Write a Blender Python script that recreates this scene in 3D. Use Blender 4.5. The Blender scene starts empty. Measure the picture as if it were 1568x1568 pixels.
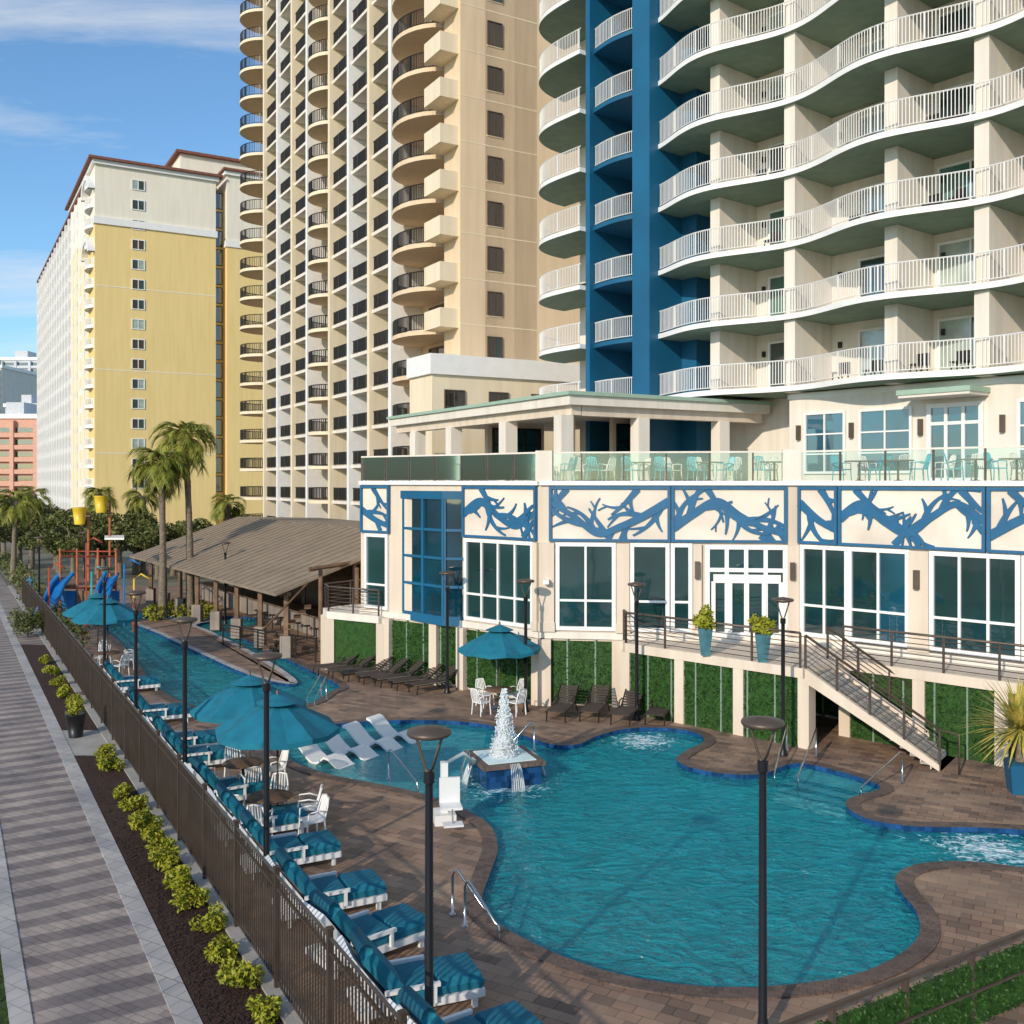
import bpy, math, random
from mathutils import Vector, Matrix, noise
R=random.Random(7)
sc=bpy.context.scene
F=1500.0; HZ=737.0; CX=784.0; H=8.0
def G(px,py,z=0.0):
    d=F*(H-z)/(py-HZ); return Vector(((px-CX)/F*d,d,z))
def P(px,d): return Vector(((px-CX)/F*d,d))
U1=Vector((-.503,.864)).normalized(); U2=Vector((.864,.503)).normalized()

# ---------------- materials ----------------
def newmat(name):
    m=bpy.data.materials.new(name); m.use_nodes=True
    nt=m.node_tree; b=nt.nodes['Principled BSDF']; return m,nt,b
def N(nt,t,**k):
    n=nt.nodes.new(t)
    for a,v in k.items(): setattr(n,a,v)
    return n
def mat(name,col,rough=.7,metal=0,var=.12,scale=2.0,bump=0,bscale=30,spec=.5,streak=0):
    m,nt,b=newmat(name); L=nt.links
    tc=N(nt,'ShaderNodeTexCoord')
    n=N(nt,'ShaderNodeTexNoise'); n.inputs['Scale'].default_value=scale; n.inputs['Detail'].default_value=6
    L.new(tc.outputs['Object'],n.inputs['Vector'])
    r=N(nt,'ShaderNodeValToRGB')
    r.color_ramp.elements[0].position=.3; r.color_ramp.elements[1].position=.7
    r.color_ramp.elements[0].color=tuple(c*(1-var) for c in col)+(1,)
    r.color_ramp.elements[1].color=tuple(min(1,c*(1+var)) for c in col)+(1,)
    L.new(n.outputs['Fac'],r.inputs['Fac']); out=r.outputs['Color']
    if streak:   # weathering streaks running down walls
        mp=N(nt,'ShaderNodeMapping'); mp.inputs['Scale'].default_value=(1.6,1.6,.12); L.new(tc.outputs['Object'],mp.inputs['Vector'])
        n3=N(nt,'ShaderNodeTexNoise'); n3.inputs['Scale'].default_value=1.5; n3.inputs['Detail'].default_value=7; L.new(mp.outputs[0],n3.inputs['Vector'])
        r3=N(nt,'ShaderNodeValToRGB'); r3.color_ramp.elements[0].position=.32; r3.color_ramp.elements[1].position=.6
        q=1-streak; r3.color_ramp.elements[0].color=(q,q*.985,q*.96,1); r3.color_ramp.elements[1].color=(1,1,1,1); L.new(n3.outputs['Fac'],r3.inputs['Fac'])
        mm=N(nt,'ShaderNodeMixRGB',blend_type='MULTIPLY'); mm.inputs['Fac'].default_value=1; L.new(out,mm.inputs['Color1']); L.new(r3.outputs['Color'],mm.inputs['Color2']); out=mm.outputs['Color']
    L.new(out,b.inputs['Base Color'])
    b.inputs['Roughness'].default_value=rough; b.inputs['Metallic'].default_value=metal
    b.inputs['Specular IOR Level'].default_value=spec
    if bump:
        n2=N(nt,'ShaderNodeTexNoise'); n2.inputs['Scale'].default_value=bscale; n2.inputs['Detail'].default_value=4
        L.new(tc.outputs['Object'],n2.inputs['Vector'])
        bp=N(nt,'ShaderNodeBump'); bp.inputs['Strength'].default_value=bump; bp.inputs['Distance'].default_value=.05
        L.new(n2.outputs['Fac'],bp.inputs['Height']); L.new(bp.outputs['Normal'],b.inputs['Normal'])
    return m
def leafmat(name,dark,light,scale=1.2):
    m,nt,b=newmat(name); L=nt.links
    tc=N(nt,'ShaderNodeTexCoord')
    n=N(nt,'ShaderNodeTexNoise'); n.inputs['Scale'].default_value=scale; n.inputs['Detail'].default_value=8; n.inputs['Roughness'].default_value=.8
    L.new(tc.outputs['Object'],n.inputs['Vector'])
    r=N(nt,'ShaderNodeValToRGB'); r.color_ramp.elements[0].position=.38; r.color_ramp.elements[1].position=.62
    r.color_ramp.elements[0].color=dark+(1,); r.color_ramp.elements[1].color=light+(1,)
    L.new(n.outputs['Fac'],r.inputs['Fac']); L.new(r.outputs['Color'],b.inputs['Base Color'])
    b.inputs['Roughness'].default_value=.55; b.inputs['Specular IOR Level'].default_value=.3
    return m
def pavermat(name,c1,c2,c3,bw,bh,ang,mortar=(.05,.04,.035),band=None,bump=.4):
    m,nt,b=newmat(name); L=nt.links
    tc=N(nt,'ShaderNodeTexCoord'); mp=N(nt,'ShaderNodeMapping'); mp.inputs['Rotation'].default_value=(0,0,ang)
    L.new(tc.outputs['Object'],mp.inputs['Vector'])
    br=N(nt,'ShaderNodeTexBrick'); br.inputs['Scale'].default_value=1
    br.inputs['Brick Width'].default_value=bw; br.inputs['Row Height'].default_value=bh
    br.inputs['Mortar Size'].default_value=.010; br.inputs['Mortar Smooth'].default_value=.2
    br.inputs['Color1'].default_value=c1+(1,); br.inputs['Color2'].default_value=c2+(1,); br.inputs['Mortar'].default_value=mortar+(1,)
    br.inputs['Bias'].default_value=0
    L.new(mp.outputs['Vector'],br.inputs['Vector'])
    br2=N(nt,'ShaderNodeTexBrick'); br2.inputs['Scale'].default_value=1
    br2.inputs['Brick Width'].default_value=bw*2; br2.inputs['Row Height'].default_value=bh
    br2.inputs['Mortar Size'].default_value=0
    br2.inputs['Color1'].default_value=(0,0,0,1); br2.inputs['Color2'].default_value=(1,1,1,1); 
    L.new(mp.outputs['Vector'],br2.inputs['Vector'])
    mx=N(nt,'ShaderNodeMixRGB'); mx.inputs['Color2'].default_value=c3+(1,)
    mt=N(nt,'ShaderNodeMath',operation='MULTIPLY'); mt.inputs[1].default_value=.7
    L.new(br2.outputs['Color'],mt.inputs[0]); L.new(mt.outputs[0],mx.inputs['Fac']); L.new(br.outputs['Color'],mx.inputs['Color1'])
    col=mx.outputs['Color']
    if band:
        w=N(nt,'ShaderNodeTexWave',wave_type='BANDS',bands_direction='X'); w.inputs['Scale'].default_value=band[0]; w.inputs['Distortion'].default_value=band[1]
        w.inputs['Detail'].default_value=1; w.inputs['Detail Scale'].default_value=.8
        mp2=N(nt,'ShaderNodeMapping'); mp2.inputs['Rotation'].default_value=(0,0,band[2]); L.new(tc.outputs['Object'],mp2.inputs['Vector']); L.new(mp2.outputs['Vector'],w.inputs['Vector'])
        rr=N(nt,'ShaderNodeValToRGB'); rr.color_ramp.elements[0].position=.40; rr.color_ramp.elements[1].position=.60
        rr.color_ramp.elements[0].color=(.64,.60,.62,1); rr.color_ramp.elements[1].color=(1.14,1.08,1.04,1)
        L.new(w.outputs['Fac'],rr.inputs['Fac'])
        m3=N(nt,'ShaderNodeMixRGB',blend_type='MULTIPLY'); m3.inputs['Fac'].default_value=1
        L.new(col,m3.inputs['Color1']); L.new(rr.outputs['Color'],m3.inputs['Color2']); col=m3.outputs['Color']
    n=N(nt,'ShaderNodeTexNoise'); n.inputs['Scale'].default_value=.7; n.inputs['Detail'].default_value=7
    L.new(tc.outputs['Object'],n.inputs['Vector'])
    r2=N(nt,'ShaderNodeValToRGB'); r2.color_ramp.elements[0].position=.3; r2.color_ramp.elements[1].position=.7
    r2.color_ramp.elements[0].color=(.68,.68,.71,1); r2.color_ramp.elements[1].color=(1.22,1.18,1.12,1)
    L.new(n.outputs['Fac'],r2.inputs['Fac'])
    m4=N(nt,'ShaderNodeMixRGB',blend_type='MULTIPLY'); m4.inputs['Fac'].default_value=1
    L.new(col,m4.inputs['Color1']); L.new(r2.outputs['Color'],m4.inputs['Color2'])
    L.new(m4.outputs['Color'],b.inputs['Base Color'])
    b.inputs['Roughness'].default_value=.62
    bp=N(nt,'ShaderNodeBump'); bp.inputs['Strength'].default_value=bump; bp.inputs['Distance'].default_value=.02
    inv=N(nt,'ShaderNodeMath',operation='SUBTRACT'); inv.inputs[0].default_value=1; L.new(br.outputs['Fac'],inv.inputs[1])
    L.new(inv.outputs[0],bp.inputs['Height']); L.new(bp.outputs['Normal'],b.inputs['Normal'])
    return m
def tilemat(name,col,s=.15):
    m,nt,b=newmat(name); L=nt.links
    tc=N(nt,'ShaderNodeTexCoord')
    v=N(nt,'ShaderNodeTexVoronoi'); v.inputs['Scale'].default_value=1/s; v.distance='CHEBYCHEV'; v.inputs['Randomness'].default_value=0
    L.new(tc.outputs['Object'],v.inputs['Vector'])
    mx=N(nt,'ShaderNodeMixRGB',blend_type='MIX'); mx.inputs['Color1'].default_value=tuple(c*.5 for c in col)+(1,); mx.inputs['Color2'].default_value=tuple(c*1.5 for c in col)+(1,)
    sp=N(nt,'ShaderNodeSeparateColor'); L.new(v.outputs['Color'],sp.inputs[0]); L.new(sp.outputs[0],mx.inputs['Fac'])
    L.new(mx.outputs['Color'],b.inputs['Base Color']); b.inputs['Roughness'].default_value=.2
    return m
def glassmat(name,col,rough=.04,var=.5,scale=.35,ior=1.9):
    m=mat(name,col,rough,0,var,scale,spec=.9); 
    nt=m.node_tree; b=nt.nodes['Principled BSDF']; b.inputs['IOR'].default_value=ior
    tc=N(nt,'ShaderNodeTexCoord'); n=N(nt,'ShaderNodeTexNoise'); n.inputs['Scale'].default_value=.5; nt.links.new(tc.outputs['Object'],n.inputs['Vector'])
    bp=N(nt,'ShaderNodeBump'); bp.inputs['Strength'].default_value=.25; bp.inputs['Distance'].default_value=.05; nt.links.new(n.outputs['Fac'],bp.inputs['Height']); nt.links.new(bp.outputs['Normal'],b.inputs['Normal'])
    return m
def clearglass(name,tint=(.90,.95,.95),gl=.05):
    m,nt,b=newmat(name); L=nt.links; nt.nodes.remove(b)
    out=nt.nodes['Material Output']
    t=N(nt,'ShaderNodeBsdfTransparent'); t.inputs['Color'].default_value=tint+(1,)
    g=N(nt,'ShaderNodeBsdfGlossy'); g.inputs['Roughness'].default_value=.03; g.inputs['Color'].default_value=(.9,1,.98,1)
    fr=N(nt,'ShaderNodeFresnel'); fr.inputs['IOR'].default_value=1.5
    ad=N(nt,'ShaderNodeMath',operation='ADD'); ad.inputs[1].default_value=gl; L.new(fr.outputs[0],ad.inputs[0])
    x=N(nt,'ShaderNodeMixShader'); L.new(ad.outputs[0],x.inputs[0]); L.new(t.outputs[0],x.inputs[1]); L.new(g.outputs[0],x.inputs[2])
    L.new(x.outputs[0],out.inputs['Surface']); return m

M={}
M['cream']=mat('cream_stucco',(.72,.61,.50),.85,var=.05,scale=.5,bump=.15,bscale=60,streak=.12)
M['creamw']=mat('warm_white_stucco',(.78,.72,.64),.8,var=.04,scale=.6,streak=.10)
M['white']=mat('white_paint',(.82,.81,.79),.5,var=.04)
M['sage']=mat('sage_soffit',(.19,.27,.20),.8,var=.1)
M['sagetrim']=mat('sage_trim',(.33,.46,.36),.6,var=.08)
M['blue']=mat('deep_blue_paint',(.006,.105,.215),.5,var=.15,scale=.4)
M['blue2']=mat('mural_blue',(.018,.12,.25),.5,var=.12)
M['muralpanel']=mat('mural_panel',(.76,.66,.56),.7,var=.16,scale=.6)
M['tan']=mat('tan_stucco',(.74,.58,.40),.85,var=.04,scale=.3,bump=.1,bscale=40,streak=.08)
M['tan2']=mat('tan_light',(.80,.69,.51),.85,var=.04,scale=.3,streak=.08)
M['yellow']=mat('yellow_stucco',(.82,.62,.27),.85,var=.03,scale=.1,streak=.06)
M['pale']=mat('pale_stucco',(.83,.77,.65),.85,var=.03,scale=.1,streak=.06)
M['redroof']=mat('red_roof_tile',(.22,.08,.05),.7,var=.2)
M['peach']=mat('peach_stucco',(.68,.38,.28),.8)
M['grey']=mat('grey_concrete',(.55,.57,.6),.8)
M['conc']=mat('concrete',(.36,.34,.31),.85,var=.15,scale=1.5,bump=.2)
M['dark']=mat('bronze_metal',(.035,.028,.022),.4,.3,var=.2)
M['fence']=mat('fence_bronze',(.075,.055,.042),.45,.3,var=.2)
M['bronze']=mat('bronze_rail',(.12,.09,.072),.45,.4,var=.2)
M['black']=mat('black_metal',(.014,.014,.015),.4,.3,var=.2)
M['glass']=glassmat('window_glass',(.010,.045,.05))
M['glassb']=glassmat('blue_tinted_glass',(.010,.08,.13),.03,ior=2.0)
M['glasst']=glassmat('stair_tower_glass',(.004,.045,.075),.03,ior=1.7)
M['glassg']=glassmat('green_tinted_glass',(.04,.15,.12),.08)
M['curtain']=glassmat('curtained_glass',(.36,.44,.40),.15,.25,1.5)
M['dglass']=glassmat('dark_window_glass',(.03,.025,.02),.06)
M['clear']=clearglass('railing_glass')
M['steel']=mat('stainless_steel',(.55,.55,.56),.18,1,var=.03)
M['teal']=mat('teal_canvas',(.004,.155,.235),.85,var=.18,scale=3,bump=.1)
M['turq']=mat('turquoise_plastic',(.01,.42,.48),.4)
M['wplastic']=mat('white_plastic',(.80,.80,.79),.35,var=.03)
M['sling']=mat('brown_sling',(.06,.042,.035),.75,var=.15)
M['wood']=mat('weathered_wood',(.17,.10,.06),.7,var=.35,scale=4)
M['shedroof']=mat('shed_roof_metal',(.27,.21,.15),.5,var=.12,scale=.8,streak=.15)
M['hedge']=leafmat('hedge_foliage',(.010,.034,.006),(.035,.105,.016),6)
M['leafy']=leafmat('shrub_leaves',(.09,.15,.012),(.44,.40,.03),9)
M['leafd']=leafmat('tree_leaves',(.045,.065,.018),(.19,.20,.06),.7)
M['palm']=leafmat('palm_frond',(.08,.13,.015),(.36,.34,.06),1.6)
M['yucca']=leafmat('yucca_leaves',(.14,.20,.04),(.62,.46,.10),3)
M['trunk']=mat('palm_trunk',(.19,.15,.11),.9,var=.35,scale=8,bump=.6,bscale=12)
M['mulch']=mat('mulch',(.05,.022,.013),.95,var=.75,scale=22,bump=1,bscale=40)
M['grass']=mat('lawn_grass',(.05,.095,.016),.9,var=.5,scale=14,bump=.8,bscale=80)
M['ground']=mat('ground_soil',(.16,.16,.12),.9,var=.3,scale=.2)
M['deck']=pavermat('deck_pavers',(.31,.19,.13),(.135,.095,.077),(.40,.28,.195),.36,.24,.52,mortar=(.06,.046,.036))
M['path']=pavermat('path_pavers',(.35,.305,.28),(.26,.23,.215),(.39,.35,.32),.3,.15,.527,band=(.40,1.6,1.0),mortar=(.14,.13,.12))
M['kerb']=pavermat('kerb_stone',(.46,.45,.43),(.38,.37,.37),(.50,.48,.46),.3,.35,.527,mortar=(.15,.14,.13))
M['coping']=pavermat('coping_brick',(.15,.10,.082),(.085,.065,.056),(.19,.135,.11),.12,.12,.3)
M['tile']=tilemat('pool_tile',(.012,.06,.17))
M['poolfloor']=mat('pool_plaster',(.06,.68,.72),.8,var=.10,scale=1.5)
M['shelf']=mat('shelf_plaster',(.70,.88,.88),.8,var=.08,scale=3)
M['poolw']=mat('pool_step',(.66,.82,.83),.8)
M['red']=mat('red_paint',(.36,.06,.03),.5); M['orange']=mat('orange_paint',(.42,.14,.055),.5,var=.25)
M['yel']=mat('yellow_plastic',(.75,.5,.03),.4); M['sblue']=mat('slide_blue',(.01,.16,.45),.3)
M['skin']=mat('skin',(.5,.3,.2),.6); M['shirt']=mat('shirt_cloth',(.05,.2,.35),.9)
M['pot']=mat('teal_pot',(.06,.17,.21),.35,var=.3)
M['stone']=pavermat('stone_cladding',(.3,.26,.22),(.2,.17,.15),(.35,.3,.26),.4,.2,0)

def watermat(name,base,transp,foam=[]):
    m,nt,b=newmat(name); L=nt.links; nt.nodes.remove(b); out=nt.nodes['Material Output']
    tc=N(nt,'ShaderNodeTexCoord')
    mp=N(nt,'ShaderNodeMapping'); mp.inputs['Rotation'].default_value=(0,0,.3); mp.inputs['Scale'].default_value=(1,1.5,1)
    L.new(tc.outputs['Object'],mp.inputs['Vector'])
    n1=N(nt,'ShaderNodeTexNoise'); n1.inputs['Scale'].default_value=1.7; n1.inputs['Detail'].default_value=3; n1.inputs['Distortion'].default_value=1.4
    n2=N(nt,'ShaderNodeTexNoise'); n2.inputs['Scale'].default_value=5.5; n2.inputs['Detail'].default_value=2; n2.inputs['Distortion'].default_value=1.2
    L.new(mp.outputs[0],n1.inputs['Vector']); L.new(mp.outputs[0],n2.inputs['Vector'])
    mul=N(nt,'ShaderNodeMath',operation='MULTIPLY'); mul.inputs[1].default_value=.45; L.new(n2.outputs['Fac'],mul.inputs[0])
    ad=N(nt,'ShaderNodeMath',operation='ADD'); L.new(n1.outputs['Fac'],ad.inputs[0]); L.new(mul.outputs[0],ad.inputs[1])
    bp=N(nt,'ShaderNodeBump'); bp.inputs['Strength'].default_value=1; bp.inputs['Distance'].default_value=.32
    L.new(ad.outputs[0],bp.inputs['Height'])
    bp2=N(nt,'ShaderNodeBump'); bp2.inputs['Strength'].default_value=1; bp2.inputs['Distance'].default_value=.12
    L.new(ad.outputs[0],bp2.inputs['Height'])
    d=N(nt,'ShaderNodeBsdfDiffuse'); L.new(bp2.outputs[0],d.inputs['Normal'])
    rr=N(nt,'ShaderNodeValToRGB'); rr.color_ramp.elements[0].position=.35; rr.color_ramp.elements[1].position=.68
    rr.color_ramp.elements[0].color=tuple(c*.75 for c in base)+(1,); rr.color_ramp.elements[1].color=tuple(min(1,c*1.3) for c in base)+(1,)
    L.new(n1.outputs['Fac'],rr.inputs['Fac']); col=rr.outputs['Color']
    t=N(nt,'ShaderNodeBsdfTransparent'); t.inputs['Color'].default_value=(.68,.95,.95,1)
    tf=N(nt,'ShaderNodeValue'); tf.outputs[0].default_value=transp; tfo=tf.outputs[0]
    if foam:
        nf=N(nt,'ShaderNodeTexNoise'); nf.inputs['Scale'].default_value=4.5; nf.inputs['Detail'].default_value=6; nf.inputs['Distortion'].default_value=1.5
        L.new(tc.outputs['Object'],nf.inputs['Vector'])
        acc=None
        for (x,y,rad) in foam:
            vd=N(nt,'ShaderNodeVectorMath',operation='DISTANCE'); vd.inputs[1].default_value=(x,y,0); L.new(tc.outputs['Object'],vd.inputs[0])
            mr=N(nt,'ShaderNodeMapRange'); mr.inputs['From Min'].default_value=0; mr.inputs['From Max'].default_value=rad; mr.inputs['To Min'].default_value=1; mr.inputs['To Max'].default_value=0
            L.new(vd.outputs['Value'],mr.inputs['Value'])
            if acc is None: acc=mr.outputs[0]
            else:
                mm=N(nt,'ShaderNodeMath',operation='MAXIMUM'); L.new(acc,mm.inputs[0]); L.new(mr.outputs[0],mm.inputs[1]); acc=mm.outputs[0]
        a2=N(nt,'ShaderNodeMath',operation='MULTIPLY_ADD'); L.new(acc,a2.inputs[0]); a2.inputs[1].default_value=.42; L.new(nf.outputs['Fac'],a2.inputs[2])
        st=N(nt,'ShaderNodeMapRange'); st.inputs['From Min'].default_value=.68; st.inputs['From Max'].default_value=.92; L.new(a2.outputs[0],st.inputs['Value'])
        mx=N(nt,'ShaderNodeMixRGB'); mx.inputs['Color2'].default_value=(.75,.86,.9,1); L.new(st.outputs[0],mx.inputs['Fac']); L.new(col,mx.inputs['Color1']); col=mx.outputs['Color']
        s2=N(nt,'ShaderNodeMath',operation='SUBTRACT'); s2.use_clamp=True; L.new(tf.outputs[0],s2.inputs[0]); L.new(st.outputs[0],s2.inputs[1]); tfo=s2.outputs[0]
    L.new(col,d.inputs['Color']); 
    x=N(nt,'ShaderNodeMixShader'); L.new(tfo,x.inputs[0]); L.new(d.outputs[0],x.inputs[1]); L.new(t.outputs[0],x.inputs[2])
    g=N(nt,'ShaderNodeBsdfGlossy'); g.inputs['Roughness'].default_value=.05; L.new(bp.outputs[0],g.inputs['Normal'])
    fr=N(nt,'ShaderNodeFresnel'); fr.inputs['IOR'].default_value=1.36; L.new(bp.outputs[0],fr.inputs['Normal'])
    y=N(nt,'ShaderNodeMixShader'); L.new(fr.outputs[0],y.inputs[0]); L.new(x.outputs[0],y.inputs[1]); L.new(g.outputs[0],y.inputs[2])
    L.new(y.outputs[0],out.inputs['Surface']); return m

# ---------------- mesh builder ----------------
class Ob:
    def __init__(s,name): s.name=name; s.parts={}
    def add(s,p,m,vs,fs,smooth=False):
        k=(p,m)
        if k not in s.parts: s.parts[k]=[[],[],smooth]
        V,Fc,_=s.parts[k]; n=len(V)
        V.extend([tuple(v) for v in vs]); Fc.extend([tuple(i+n for i in f) for f in fs])
    def finish(s,loc=(0,0,0),rot=0,scale=1):
        items=list(s.parts.items()); root=None
        if len(items)>1:
            root=bpy.data.objects.new(s.name,None); sc.collection.objects.link(root)
        for (p,m),(V,Fc,sm) in items:
            me=bpy.data.meshes.new(p); me.from_pydata(V,[],Fc); me.materials.append(M[m]); 
            if sm: me.polygons.foreach_set('use_smooth',[True]*len(me.polygons))
            me.update()
            nm=s.name if root is None else p
            o=bpy.data.objects.new(nm,me); sc.collection.objects.link(o)
            if root: o.parent=root
            else: root=o
        root.location=loc; root.rotation_euler=(0,0,rot); root.scale=(scale,)*3
        return root
def dup(root,loc,rot=0,scale=1):
    c=root.copy(); sc.collection.objects.link(c)
    c.location=loc; c.rotation_euler=(0,0,rot); c.scale=(scale,)*3 if not isinstance(scale,tuple) else scale
    for ch in root.children:
        k=ch.copy(); sc.collection.objects.link(k); k.parent=c
    return c
BF=[(0,1,2,3),(7,6,5,4),(0,4,5,1),(1,5,6,2),(2,6,7,3),(3,7,4,0)]
class Fr:
    def __init__(s,o,d,out=None,flip=False):
        s.o=Vector(o[:2]); s.d=Vector(d[:2]).normalized(); n=Vector((s.d.y,-s.d.x))
        if out is not None:
            if n.dot(Vector(out[:2]))<0: n=-n
        s.n=n
    def pt(s,a,b,z): v=s.o+s.d*a+s.n*b; return Vector((v.x,v.y,z))
    def spx(s,px):
        a=(px-CX)/F; return (a*s.o.y-s.o.x)/(s.d.x-a*s.d.y)
def fbox(o,p,m,fr,s0,s1,d0,d1,z0,z1):
    vs=[fr.pt(s0,d0,z0),fr.pt(s1,d0,z0),fr.pt(s1,d1,z0),fr.pt(s0,d1,z0),fr.pt(s0,d0,z1),fr.pt(s1,d0,z1),fr.pt(s1,d1,z1),fr.pt(s0,d1,z1)]
    o.add(p,m,vs,BF)
def box(o,p,m,c,s,ang=0):
    fr=Fr((c[0],c[1]),(math.cos(ang),math.sin(ang)),(-math.sin(ang),math.cos(ang)))
    fbox(o,p,m,fr,-s[0]/2,s[0]/2,-s[1]/2,s[1]/2,c[2]-s[2]/2,c[2]+s[2]/2)
def tube(o,p,m,pts,r,n=6,cap=True,smooth=True):
    pts=[Vector(q) for q in pts]; rs=r if isinstance(r,(list,tuple)) else [r]*len(pts)
    vs=[];fs=[]
    for i,q in enumerate(pts):
        a=pts[max(0,i-1)]; b=pts[min(len(pts)-1,i+1)]; t=(b-a).normalized()
        up=Vector((0,0,1)) if abs(t.z)<.9 else Vector((1,0,0))
        x=t.cross(up).normalized(); y=t.cross(x)
        for k in range(n):
            an=2*math.pi*k/n; vs.append(q+(x*math.cos(an)+y*math.sin(an))*rs[i])
    for i in range(len(pts)-1):
        for k in range(n):
            fs.append((i*n+k,i*n+(k+1)%n,(i+1)*n+(k+1)%n,(i+1)*n+k))
    if cap: fs.append(tuple(range(n))); fs.append(tuple(range(len(vs)-n,len(vs))))
    o.add(p,m,vs,fs,smooth and n>4)
def prism(o,p,m,pts,z0,z1):
    n=len(pts); vs=[(q[0],q[1],z0) for q in pts]+[(q[0],q[1],z1) for q in pts]
    fs=[tuple(range(n)),tuple(range(n,2*n))]+[(i,(i+1)%n,n+(i+1)%n,n+i) for i in range(n)]
    o.add(p,m,vs,fs)
def lathe(o,p,m,prof,c=(0,0,0),n=16,smooth=True,jit=0):
    vs=[];fs=[]
    for r,z in prof:
        for k in range(n):
            a=2*math.pi*k/n; rr=r*(1+R.uniform(-jit,jit)); vs.append((c[0]+rr*math.cos(a),c[1]+rr*math.sin(a),c[2]+z))
    for i in range(len(prof)-1):
        for k in range(n): fs.append((i*n+k,i*n+(k+1)%n,(i+1)*n+(k+1)%n,(i+1)*n+k))
    fs.append(tuple(range(n))); fs.append(tuple(range(len(vs)-n,len(vs))))
    o.add(p,m,vs,fs,smooth)
def leaves(o,p,m,c,rad,n,size,rnd=R,shell=.5,up=0.3):
    vs=[];fs=[]
    for i in range(n):
        while True:
            v=Vector((rnd.uniform(-1,1),rnd.uniform(-1,1),rnd.uniform(-1,1)))
            if shell<v.length<=1: break
        q=Vector((c[0]+v.x*rad[0],c[1]+v.y*rad[1],c[2]+v.z*rad[2]))
        a=Vector((rnd.uniform(-1,1),rnd.uniform(-1,1),rnd.uniform(-.6,1))).normalized()
        b=a.cross(Vector((rnd.uniform(-1,1),rnd.uniform(-1,1),rnd.uniform(-1,1)))).normalized()
        s=size*rnd.uniform(.6,1.4); k=len(vs)
        vs+=[q-a*s,q+b*s*.45,q+a*s,q-b*s*.45]; fs.append((k,k+1,k+2,k+3))
    o.add(p,m,vs,fs)
def window(o,fr,s0,s1,z0,z1,d,cols=1,zs=(),fw=.08,fm='white',gm='glass',mw=.05,pp='window'):
    for i in range(cols):
        a=s0+(s1-s0)*i/cols; b=s0+(s1-s0)*(i+1)/cols
        g=gm if isinstance(gm,str) else R.choice(gm)
        fbox(o,pp+'_glass_'+g,g,fr,a,b,d-.02,d+.015,z0,z1)
    fbox(o,pp+'_frames',fm,fr,s0-fw/2,s0+fw/2,d,d+.09,z0-fw/2,z1+fw/2)
    fbox(o,pp+'_frames',fm,fr,s1-fw/2,s1+fw/2,d,d+.09,z0-fw/2,z1+fw/2)
    fbox(o,pp+'_frames',fm,fr,s0,s1,d,d+.085,z0-fw/2,z0+fw/2)
    fbox(o,pp+'_frames',fm,fr,s0,s1,d,d+.085,z1-fw/2,z1+fw/2)
    for i in range(1,cols):
        a=s0+(s1-s0)*i/cols; fbox(o,pp+'_frames',fm,fr,a-mw/2,a+mw/2,d,d+.075,z0,z1)
    for z in zs: fbox(o,pp+'_frames',fm,fr,s0,s1,d,d+.07,z-mw/2,z+mw/2)
def slab(o,fr,ss,inner,outer,z0,z1,mtop,mbot,mfr,nm='balcony'):
    n=len(ss)
    I0=[fr.pt(s,inner,z0) for s in ss]; O0=[fr.pt(s,outer(s),z0) for s in ss]
    I1=[fr.pt(s,inner,z1) for s in ss]; O1=[fr.pt(s,outer(s),z1) for s in ss]
    o.add(nm+'_soffits',mbot,I0+O0,[(i,i+1,n+i+1,n+i) for i in range(n-1)])
    o.add(nm+'_floors',mtop,I1+O1,[(i,i+1,n+i+1,n+i) for i in range(n-1)])
    o.add(nm+'_edges',mfr,O0+O1,[(i,i+1,n+i+1,n+i) for i in range(n-1)])
    for e in (0,-1): o.add(nm+'_edges',mfr,[I0[e],O0[e],O1[e],I1[e]],[(0,1,2,3)])
def railing(o,pts,z,h,m,pitch=.13,pr=.014,tr=.03,nm='railing',posts=1.6,low=.1):
    P3=[Vector((q[0],q[1],(q[2] if len(q)>2 else 0)+z)) for q in pts]
    up=Vector((0,0,1))
    tube(o,nm,m,[q+up*h for q in P3],tr,4,smooth=False); tube(o,nm,m,[q+up*low for q in P3],tr*.7,4,smooth=False)
    acc=0;accp=posts
    for a,b in zip(P3[:-1],P3[1:]):
        L=(b-a).length; 
        if L<1e-6: continue
        t=(b-a)/L; x=pitch-acc
        while x<=L:
            q=a+t*x
            d=Vector((t.x,t.y,0)); 
            if d.length<1e-6: d=Vector((1,0,0))
            d.normalize(); e=Vector((-d.y,d.x,0))
            r=pr
            accp+=pitch
            if accp>=posts: r=pr*2.2; accp=0
            vs=[]
            for zz in (low,h-.01):
                vs+=[q+d*r+e*r+up*zz,q-d*r+e*r+up*zz,q-d*r-e*r+up*zz,q+d*r-e*r+up*zz]
            o.add(nm,m,vs,[(0,1,5,4),(1,2,6,5),(2,3,7,6),(3,0,4,7)])
            x+=pitch
        acc=(L-(x-pitch))
def cable_rail(o,pts,z,h,m,nm='railing',nc=6,step=1.5):
    P3=[Vector((q[0],q[1],(q[2] if len(q)>2 else 0)+z)) for q in pts]; up=Vector((0,0,1))
    tube(o,nm,m,[q+up*h for q in P3],.04,6)
    for k in range(nc): tube(o,nm+'_cables',m,[q+up*(.12+(h-.25)*k/(nc-1)) for q in P3],.014,4,smooth=False)
    for a,b in zip(P3[:-1],P3[1:]):
        L=(b-a).length; n=max(1,round(L/step))
        for i in range(n+1):
            q=a+(b-a)*i/n; tube(o,nm,m,[q,q+up*h],.04,4,smooth=False)
def frange(a,b,n): return [a+(b-a)*i/n for i in range(n+1)]

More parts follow.
